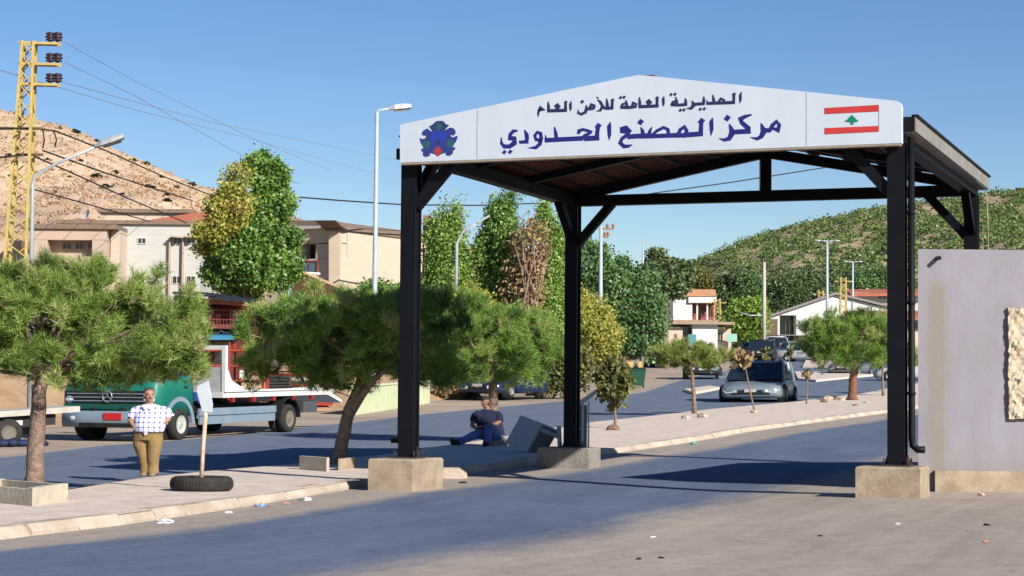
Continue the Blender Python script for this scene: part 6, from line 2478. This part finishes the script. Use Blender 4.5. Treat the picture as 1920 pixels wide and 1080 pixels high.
def plaid():
    m = bpy.data.materials.new('white_blue_plaid_cloth')
    m.use_nodes = True
    nt = m.node_tree
    b = nt.nodes['Principled BSDF']
    b.inputs['Roughness'].default_value = .9
    b.inputs['Specular IOR Level'].default_value = .1
    tc = nt.nodes.new('ShaderNodeTexCoord')
    sp = nt.nodes.new('ShaderNodeSeparateXYZ')
    nt.links.new(tc.outputs['Object'], sp.inputs[0])

    def line(sock, period, width, ph=0.0):
        g = nt.nodes.new('ShaderNodeMath'); g.operation = 'MULTIPLY_ADD'
        nt.links.new(sock, g.inputs[0]); g.inputs[1].default_value = 1 / period; g.inputs[2].default_value = ph
        f = nt.nodes.new('ShaderNodeMath'); f.operation = 'FRACT'; nt.links.new(g.outputs[0], f.inputs[0])
        l = nt.nodes.new('ShaderNodeMath'); l.operation = 'LESS_THAN'; nt.links.new(f.outputs[0], l.inputs[0]); l.inputs[1].default_value = width
        return l.outputs[0]
    lx, lz = line(sp.outputs['X'], .092, .3), line(sp.outputs['Z'], .085, .3)
    s = nt.nodes.new('ShaderNodeMath'); s.operation = 'ADD'
    nt.links.new(lx, s.inputs[0]); nt.links.new(lz, s.inputs[1])
    h = nt.nodes.new('ShaderNodeMath'); h.operation = 'MULTIPLY'; nt.links.new(s.outputs[0], h.inputs[0]); h.inputs[1].default_value = .5
    r = nt.nodes.new('ShaderNodeValToRGB')
    r.color_ramp.elements[0].color = (.72, .72, .80, 1)
    r.color_ramp.elements[1].color = (.09, .09, .26, 1)
    e = r.color_ramp.elements.new(.5)
    e.color = (.36, .36, .56, 1)
    nt.links.new(h.outputs[0], r.inputs[0])
    nt.links.new(r.outputs[0], b.inputs['Base Color'])
    return m


def standing_man():
    g = G(280, 892, .15)
    k = g.y / FPX
    base = Vector((g.x, g.y, g.z))

    def v(px, py, dy=0.0):
        """point from picture position relative to the feet, dy towards the back"""
        return base + Vector(((px - 280) * k, dy, (892 - py) * k))
    t = thing('person', 'stout man in plaid shirt and khaki trousers standing with hands at his waist', 'person', base)
    R3 = Matrix.Rotation(radians(24), 3, 'Z')
    hc = v(277, 742)
    b = MB()
    head(b, hc, R3, 1.06, 1.12)
    b.tube([v(277, 752, .02), v(277, 766, .03)], [.072, .085], 12)
    # trunk under the clothes, down into both legs
    rings_body(b, [(v(279, 765, .03), .12, .08), (v(279, 772, .02), .26, .12), (v(280, 790), .27, .16), (v(279, 806), .26, .17), (v(276, 818), .23, .15), (v(276, 822), .2, .12)])
    for s, pts in ((-1, [(262, 820), (264, 840), (270, 866), (273, 885)]), (1, [(289, 820), (288, 840), (286, 866), (287, 885)])):
        b.tube([v(x, y, .02 if s < 0 else -.02) for x, y in pts], [.1, .085, .065, .05], 10)
    # arms with elbows out, hands at the pockets
    LA = [v(254, 769, .02), v(243, 782, .03), v(243, 790, -.01), v(254, 802, -.12)]
    RA = [v(307, 769, .02), v(315, 780, .04), v(313, 786, 0), v(297, 799, -.15)]
    for A_ in (LA, RA):
        b.tube(A_, [.075, .062, .055, .036], 10)
    hand(b, LA[-1], (.75, -.05, -.65), (.4, .8, 0), 1.15, .5, -1)
    hand(b, RA[-1], (-.85, -.15, -.5), (-.3, .8, 0), 1.15, .7, 1)
    body = part('body', remesh(b, .011, 3), None, t)
    body.data.materials.append(SKIN)
    for vv in body.data.vertices:
        vv.co -= base
    face_parts(body, hc, R3, 1.06, 1.12)
    # hair
    h = MB()
    h.ell(hc + R3 @ Vector((0, .022, .066)), (.093, .098, .083), 16, 0, R3)
    h.ell(hc + R3 @ Vector((0, .055, .0)), (.096, .08, .09), 16, 0, R3)
    part('hair', h, HAIR, body)
    # shirt with short sleeves and open collar
    s = MB()
    rings_body(s, [(v(279, 758, .03), .09, .08), (v(279, 761, .03), .17, .11), (v(280, 766, .03), .245, .14), (v(280, 775, .01), .275, .165), (v(280, 790, -.02), .29, .21), (v(279, 802, -.03), .285, .22), (v(277, 811, -.02), .262, .20)], 20)
    s.tube([v(262, 769, .02), v(251, 773, .02), v(243, 785, .02)], [.085, .098, .096], 12)
    s.tube([v(298, 769, .02), v(309, 773, .03), v(316.5, 784, .03)], [.085, .098, .096], 12)
    s.prism([v(266, 806, -.22), v(284, 808, -.24), v(274, 818, -.215)], (0, .06, 0))
    sm = remesh(s, .014, 3)
    sh = part('shirt', sm, None, t)
    sm.materials.append(plaid())
    for vv in sm.vertices:
        vv.co -= base
    cl = MB()
    for q in (-1, 1):
        cl.prism([v(277 + q * 1, 766, -.13), v(277 + q * 8, 759, -.07), v(277 + q * 11, 763, -.1), v(277 + q * 5, 769, -.165)], (0, -.012, 0))
    part('collar', cl, mat('collar_white', (.68, .68, .76), None, .9, 5), sh)
    # trousers
    p = MB()
    rings_body(p, [(v(277, 806, -.01), .265, .19), (v(276, 815, 0), .27, .18), (v(275, 826, .01), .265, .165)], 18)
    p.tube([v(261, 820, .02), v(263, 836, .03), v(269, 856, .02), v(272, 874, .03), v(273, 889, .02)], [.145, .135, .11, .098, .105], 12)
    p.tube([v(290, 820, -.01), v(289, 836, -.03), v(287, 856, -.03), v(287, 874, -.01), v(287, 888, -.02)], [.15, .14, .115, .10, .112], 12)
    pm = remesh(p, .014, 2)
    po = part('trousers', pm, None, t)
    pm.materials.append(mat('khaki_cloth', (.30, .20, .085), (.23, .15, .06), .9, 5, bump=.4, bscale=12))
    for vv in pm.vertices:
        vv.co -= base
    bl = MB(); rings_body(bl, [(v(277, 808.5, -.01), .272, .197), (v(277, 811.5, -.01), .272, .195)], 20)
    part('belt', bl, mat('belt_leather', (.05, .03, .02), None, .5, 8), po)
    for x, dy in ((271, -.05), (288, -.08)):
        f = MB()
        f.loft([[v(x, 892, dy + yy) + Vector((xx * wq, 0, zz)) for xx, zz in ((-1, .0), (-1, .03), (-.6, hq), (.6, hq), (1, .03), (1, 0))] for yy, wq, hq in ((.12, .05, .08), (.02, .058, .09), (-.08, .06, .065), (-.17, .04, .04))], 0, True)
        part('shoe', f, mat('tan_shoe', (.33, .22, .12), (.25, .16, .08), .6, 8), t)


def seated_man():
    g = G(915, 836, .15)
    k = g.y / FPX
    base = Vector((g.x, g.y, g.z))

    def v(px, py, dy=0.0):
        return base + Vector(((px - 915) * k, dy, (836 - py) * k))
    t = thing('person', 'man in dark navy polo shirt and blue jeans sitting in the shade', 'person', base)
    R3 = Matrix.Rotation(radians(-42), 3, 'Z')
    hc = v(909, 754, .1)
    b = MB()
    head(b, hc, R3, 1.05, 1.1)
    b.tube([v(911, 762, .12), v(914, 772, .14)], [.07, .085], 12)
    rings_body(b, [(v(914, 769, .14), .12, .09), (v(914, 776, .14), .27, .13), (v(917, 794, .15), .27, .16), (v(922, 812, .16), .27, .18), (v(923, 822, .16), .26, .18)])
    # arms resting forward on the knee
    A1 = [v(896, 779, .08), v(887, 790, .0), v(885, 798, -.05), v(895, 805, -.14)]
    A2 = [v(931, 779, .12), v(936, 790, .02), v(930, 795, -.06), v(907, 800, -.2)]
    for A_ in (A1, A2):
        b.tube(A_, [.08, .066, .056, .038], 10)
    hand(b, A1[-1], (.75, -.2, -.3), (0, .2, -1), 1.15, .6, 1)
    hand(b, A2[-1], (-.85, -.2, .1), (0, .2, -1), 1.15, .6, -1)
    b.tube([v(918, 818, .1), v(900, 814, -.1), v(890, 816, -.25), v(868, 826, -.45)], [.12, .11, .085, .06], 10)
    b.tube([v(926, 818, .05), v(918, 803, -.25), v(915, 815, -.3), v(915, 830, -.33)], [.12, .1, .085, .06], 10)
    bm_ = remesh(b, .012, 3)
    for vv in bm_.vertices:
        vv.co -= base
    body = part('body', bm_, None, t)
    bm_.materials.append(SKIN_D)
    face_parts(body, hc, R3, 1.05, 1.1)
    h = MB()
    h.ell(hc + R3 @ Vector((0, .03, .05)), (.092, .1, .088), 16, 0, R3)
    h.ell(hc + R3 @ Vector((0, .06, 0)), (.092, .07, .085), 16, 0, R3)
    part('hair', h, HAIR, body)
    cp = MB()
    cp.ell(hc + R3 @ Vector((0, .01, .082)), (.1, .118, .055), 16, 0, R3)
    cp.ell(hc + R3 @ Vector((0, -.12, .07)), (.07, .07, .012), 12, 0, R3)
    part('cap', cp, mat('dark_cap', (.03, .03, .035), None, .9, 6), t)
    s = MB()
    rings_body(s, [(v(913, 768, .13), .11, .1), (v(914, 772, .13), .25, .14), (v(914, 780, .13), .325, .18), (v(918, 798, .13), .32, .21), (v(923, 816, .13), .31, .21)], 18)
    s.tube([v(899, 775.5, .09), v(891, 781, .05), v(887, 791, .0)], [.1, .115, .1], 12)
    s.tube([v(928, 775.5, .12), v(934.5, 781, .08), v(936.5, 791, .02)], [.1, .115, .1], 12)
    sm = remesh(s, .014, 3)
    for vv in sm.vertices:
        vv.co -= base
    sm.materials.append(mat('navy_polo', (.018, .02, .055), (.012, .014, .04), .9, 6))
    part('polo_shirt', sm, None, t)
    p = MB()
    p.ell(v(922, 818, .12), (.3, .26, .14), 16)
    p.tube([v(918, 819, .1), v(902, 813, -.1), v(891, 815, -.25), v(872, 824, -.43), v(860, 829, -.52)], [.15, .135, .105, .088, .095], 12)
    p.tube([v(926, 818, .05), v(920, 805, -.2), v(917, 802, -.28), v(915, 815, -.31), v(914, 830, -.33)], [.15, .13, .115, .095, .1], 12)
    pm = remesh(p, .014, 2)
    for vv in pm.vertices:
        vv.co -= base
    pm.materials.append(mat('blue_jeans', (.13, .20, .42), (.09, .15, .34), .9, 5, bump=.3, bscale=12))
    part('jeans', pm, None, t)
    f = MB()
    f.tube([v(861, 830, -.5), v(853, 828, -.56), v(846, 824, -.6)], [(.07, .06), (.075, .06), (.05, .045)], 10)
    f.ell(v(853, 830, -.54), (.1, .12, .06), 12)
    part('shoe', f, DARK, t)
    f = MB(); f.ell(v(911, 832, -.42), (.085, .17, .065), 14)
    part('shoe', f, DARK, t)
    # the block he sits on
    m = MB()
    q = v(926, 836, .12)
    m.box(q + Vector((.03, .05, .1)), (.5, .4, .2), 0, Matrix.Rotation(.3, 3, 'Z'))
    single('concrete_block', m, CONC_D, q, 'small concrete block under the seated man', 'block')


standing_man()
seated_man()

# ------------------------------------------------------------------ small things on the island and the road


def small_things():
    PLB = mat('planter_cream', (.68, .61, .47), (.5, .43, .32), .9, 3, bump=.4, bscale=18)
    # planter around the first pine
    o = G(60, 949, .15)
    va, vb = G(127, 938, .15) - o, G(-62, 938, .15) - o
    va.z = vb.z = 0
    ea, eb = va.normalized(), vb.normalized()
    L, W2_ = va.length, vb.length
    h = .26
    zz = Vector((0, 0, -.03))
    m = MB()
    m.obox(o + zz, ea * L, eb * .14, (0, 0, h))
    m.obox(o + zz + eb * .145, ea * .13, eb * (W2_ - .145), (0, 0, h - .015))
    m.obox(o + zz + ea * (L - .13) + eb * .145, ea * .13, eb * (W2_ - .145), (0, 0, h - .01))
    m.obox(o + zz + eb * (W2_ + .005), ea * L, eb * .13, (0, 0, h))
    t = thing('planter_box', 'cream stone planter box around the trunk of the big left pine', 'planter', tuple(o + (va + vb) / 2))
    part('kerb_frame', m, PLB, t)
    m = MB(); m.obox(o + ea * .135 + eb * .15, ea * (L - .27), eb * (W2_ - .16), (0, 0, .12))
    part('soil', m, mat('brown_soil', (.22, .14, .09), (.14, .09, .06), .95, 6, bump=.8, bscale=20), t)
    # stone trough pieces beside the leaning pine
    a, b = G(561, 880, .15), G(612, 884, .15)
    m = MB(); m.obox(a - Vector((0, 0, .02)), b - a, Vector((.2, 1.0, 0)) * .18, (0, 0, .28))
    single('stone_block', m, PLB, a, 'long pale stone block at the foot of the leaning pine', 'block')
    a, b = G(634, 882, .15), G(664, 878, .15)
    m = MB(); m.obox(a - Vector((0, 0, .02)), b - a, Vector((.2, 1.0, 0)) * .16, (0, 0, .24))
    single('stone_block', m, CONC, a, 'short brown stone block just right of the leaning pine trunk', 'block')
    # kerb lump right of near footing
    a = G(845, 900)
    m = MB()
    m.loft([[a + Vector((x * sx, y * 1.0 + .1, z)) for x, z in ((-.32, -.05), (-.32, .16), (-.2, .22), (.15, .22), (.3, .12), (.32, -.05))] for y, sx in ((-.15, .8), (-.05, 1), (.3, 1), (.5, .9))], 0, False)
    single('kerb_end_stone', m, KERB, a, 'rounded kerb end stone right of the near concrete footing', 'kerb stone')
    # tyre stand with a small sign plate
    g = G(378, 920, .15)
    k = g.y / FPX
    t = thing('sign_stand', 'peeling white pole with small blank plate planted in an old tyre', 'sign stand', g)
    m = MB()
    r = .47
    prof = [(.27, .0), (.42, .0), (.46, .03), (r, .06), (r, .15), (.455, .19), (.41, .215), (.3, .2), (.27, .17), (.26, .1), (.27, 0)]
    m.lathe(prof, g, (0, 0, 1), 40)
    for q in range(60):
        a = q * 2 * pi / 60
        m.box(g + Vector((cos(a) * (r + .001), sin(a) * (r + .001), .105)), (.012, .022, .085), 0, Matrix.Rotation(a, 3, 'Z'))
    part('tyre', m, TYRE, t)
    m = MB(); m.lathe([(.0, .12), (.12, .15), (.2, .12), (.3, .11)], g, (0, 0, 1), 20)
    part('base_fill', m, mat('rust_soil', (.25, .12, .08), (.16, .08, .05), .95, 8, bump=.6, bscale=20), t)
    m = MB(); m.tube([g + Vector((-.01, 0, .1)), g + Vector((.015, 0, .7)), g + Vector((.045, 0, 1.22))], .032, 10)
    pm = mat('peeling_white_pole', (.74, .66, .52), (.5, .27, .15), .8, 6, stretch=(2, 2, 1.2))
    part('pole', m, pm, t)
    m = MB()
    q = g + Vector((.045, -.03, 0))
    m.prism([q + Vector((-.13, 0, 1.58)), q + Vector((.03, -.02, 1.66)), q + Vector((.10, -.02, 1.3)), q + Vector((.09, -.01, 1.18)), q + Vector((-.05, 0, 1.2)), q + Vector((-.14, 0, 1.5))], (.01, .02, 0))
    part('sign_plate', m, mat('pale_plate', (.55, .60, .63), (.48, .53, .56), .5, 3), t)
    # tipped white cabinet
    g = G(985, 848, .15)
    k = g.y / FPX

    def w(px, py, dy=0.0):
        return g + Vector(((px - 985) * k, dy, (848 - py) * k))
    A0, A1, A3 = w(976, 779, .1), w(1015, 793, -.1), w(946, 832, -.05)
    dep = (A1 - A0).cross(A3 - A0).normalized()
    if dep.y < 0:
        dep = -dep
    dep = (dep + Vector((.55, 0, .02))).normalized() * .62
    CABM = mat('fridge_enamel', (.52, .57, .59), (.44, .49, .51), .4, 3)
    t = thing('old_refrigerator', 'discarded white refrigerator tipped over beside the seated man', 'refrigerator', g)
    m = MB(); m.obox(A0, A1 - A0, A3 - A0, dep)
    part('cabinet', m, CABM, t)
    m = MB()
    f = (A1 - A0).normalized()
    s = (A3 - A0).normalized()
    m.obox(A1 + s * .05 + f * .004 + dep * .12, s * ((A3 - A0).length - .1), dep * .76, f * .05)
    part('side_panel', m, mat('fridge_dark_back', (.16, .18, .19), (.11, .13, .13), .6, 4), t)
    m = MB(); m.obox(A1 + f * .056 + s * .1 + dep * .06, s * .1, dep * .9, f * .03)
    part('edge_strip', m, CABM, t)
    # upright white cabinet with lid raised, behind the rear post
    g = G(1092, 850, .15)
    t = thing('upright_cabinet', 'upright white metal cabinet with a tilted open lid behind the rear black post', 'cabinet', g)
    k = g.y / FPX

    def w2(px, py, dy=0.0):
        return g + Vector(((px - 1092) * k, dy, (850 - py) * k))
    m = MB(); m.obox(w2(1079, 848, .25), Vector((22 * k, 0, 0)), (0, .5, 0), (0, 0, 88 * k))
    part('body', m, mat('blue_grey_panel', (.25, .31, .36), (.2, .25, .3), .5, 3), t)
    m = MB()
    for x in (1091, 1102):
        m.obox(w2(x, 850, .17), Vector((3.4 * k, 0, 0)), (0, .07, 0), (0, 0, 98 * k))
    m.obox(w2(1075, 806, .172), Vector((16 * k, 0, 0)), (0, .06, 0), (0, 0, 3 * k))
    part('frame', m, WHITE_P, t)
    m = MB(); m.prism([w2(1076, 760, .1), w2(1116, 732, .1), w2(1120, 738, .1), w2(1080, 767, .1)], (0, .6, 0))
    part('lid', m, CABM, t)
    # loose plank leaning by the post
    m = MB(); m.bar(w2(1050, 846, -.1), w2(1048, 800, .2), .1, .03)
    single('leaning_board', m, mat('grey_board', (.36, .40, .42), (.3, .33, .35), .6, 4), w2(1050, 846, -.1), 'short pale board leaning against the rear black post', 'board')
    # dumpster and yellow barrier beyond
    D = 118
    g = Vector((P(1192, 715, D).x, D, gz(1192, D)))
    t = thing('waste_container', 'dark green wheeled waste container right of the olive bush', 'waste container', g)
    m = MB(); m.loft([[g + Vector((x * s, y * s, z)) for x, y in ((-.55, -.5), (.55, -.5), (.55, .5), (-.55, .5))] for z, s in ((.12, .82), (1.0, 1.0), (1.03, 1.06), (1.08, 1.06))], 0, False)
    part('bin', m, mat('bin_green', (.02, .09, .05), (.015, .07, .04), .5, 3), t)
    m = MB(); m.loft([[g + Vector((x * s, y * s, z)) for x, y in ((-.58, -.53), (.58, -.53), (.58, .53), (-.58, .53))] for z, s in ((1.085, 1.0), (1.18, .8))], 0, False)
    part('lid', m, DARK, t)
    for x in (-.42, .42):
        m = MB(); m.lathe([(.02, -.04), (.1, -.04), (.1, .04), (.02, .04)], g + Vector((x, -.35, .1)), (1, 0, 0), 12)
        part('wheel', m, DARK, t)
    D = 128
    for i, (px, wd) in enumerate(((1163, 15), (1182, 12), (1200, 10))):
        g = Vector((P(px, 700, D).x, D, gz(px, D)))
        kk = D / FPX
        m = MB(); m.loft([[g + Vector((x * wd * kk * s, y * .3 * s, z)) for x, y in ((-.5, -1), (.5, -1), (.5, 1), (-.5, 1))] for z, s in ((0, 1.15), (.18, 1.1), (.3, .8), (1.35, .7))], 0, False)
        single('traffic_barrier', m, mat('faded_yellow', (.62, .42, .14), (.5, .33, .12), .7, 3), g, ('widest faded yellow barrier block, nearest the olive bush', 'middle faded yellow barrier block of the row of three', 'narrowest faded yellow barrier block at the right end of the row')[i], 'barrier', 'yellow barriers at the road bend')
    # stones on the island
    ST = mat('pale_field_stone', (.58, .48, .36), (.4, .32, .24), .9, 4, bump=.6, bscale=14)
    STD = mat('brown_field_stone', (.28, .18, .12), (.2, .12, .08), .9, 4, bump=.6, bscale=14)
    for i, (px, py, r, mm, lab) in enumerate((
            (1552, 750, .36, ST, 'large pale stone left of the round pine trunk'), (1566, 748, .3, STD, 'brown stone between the pale stones beside the round pine'),
            (1578, 751, .24, ST, 'small pale stone nearest the round pine trunk'), (1545, 754, .22, STD, 'small dark stone at the left end of the stone group'),
            (1603, 761, .16, STD, 'little dark stone in front of the round pine'), (1624, 756, .16, ST, 'little pale stone right of the round pine trunk'),
            (1286, 785, .24, ST, 'pale stone left of the flat topped pine stem'), (1318, 783, .3, ST, 'pale stone right of the flat topped pine stem'),
            (1150, 806, .3, STD, 'flat reddish stone at the foot of the olive bush'), (1415, 774, .22, ST, 'flat stone at the foot of the bent sapling'),
            (1840, 929, .09, mat('peach_stone', (.62, .42, .3), None, .9, 5), 'small peach coloured stone at the foot of the grey wall'))):
        g = G(px, py, .15 if py < 900 else .03)
        m = MB()
        rr = random.Random(i)
        r *= .72
        m.ell((0, 0, 0), (r, r * .8, r * .5), 8)
        m.v = [tuple(Vector(q) * (1 + rr.uniform(-.24, .2)) + g + Vector((0, 0, r * .22))) for q in m.v]
        m.s = [False] * len(m.s)
        single('stone', m, mm, g, lab, 'stone', 'loose stones on the island' if py < 900 else None)
    # litter
    WH = mat('white_plastic', (.72, .72, .72), (.6, .62, .66), .5, 6)
    for i, (px, py, r, mm, lab) in enumerate((
            (308, 981, .14, WH, 'crumpled white plastic bag in the gutter, nearest the viewer'), (428, 962, .08, WH, 'flat white scrap in the gutter below the tyre stand'),
            (490, 950, .11, mat('blue_plastic', (.3, .42, .62), None, .5, 5), 'bluish plastic bag in the gutter right of the tyre stand'), (535, 945, .08, mat('pink_plastic', (.6, .32, .3), None, .5, 5), 'small pinkish wrapper in the gutter'),
            (572, 938, .12, WH, 'white plastic bag in the gutter near the near footing'), (868, 906, .08, DARK, 'black rag on the road right of the near footing'),
            (1300, 832, .12, mat('green_bottle', (.2, .5, .3), None, .3, 5), 'green plastic bottle by the kerb under the canopy'), (992, 868, .13, WH, 'white rubbish in the shade beside the rear footing'),
            (1198, 1049, .05, DARK, 'dark scrap on the bare apron, left one of two at the bottom'), (1240, 1047, .05, DARK, 'dark scrap on the bare apron, right one of two at the bottom'),
            (1538, 1006, .05, DARK, 'dark scrap in the middle of the apron'), (1224, 1008, .05, WH, 'white scrap on the apron left of centre'),
            (1684, 983, .05, WH, 'white scrap on the apron in front of the right footing'), (1850, 985, .06, DARK, 'dark scrap on the apron in front of the grey wall'),
            (1848, 1016, .05, mat('orange_scrap', (.62, .28, .12), None, .6, 5), 'small orange scrap on the apron at right'))):
        g = G(px, py, .03 if py > 850 else .05)
        m = MB()
        rr = random.Random(40 + i)
        r *= .62 if py < 960 else .5
        m.ell((0, 0, 0), (r * 1.3, r * .9, r * .45), 8)
        m.v = [tuple(Vector(q) * (1 + rr.uniform(-.45, .45)) + g + Vector((0, 0, r * .2))) for q in m.v]
        m.s = [False] * len(m.s)
        single('litter', m, mm, g, lab, 'litter', 'scattered litter')


small_things()
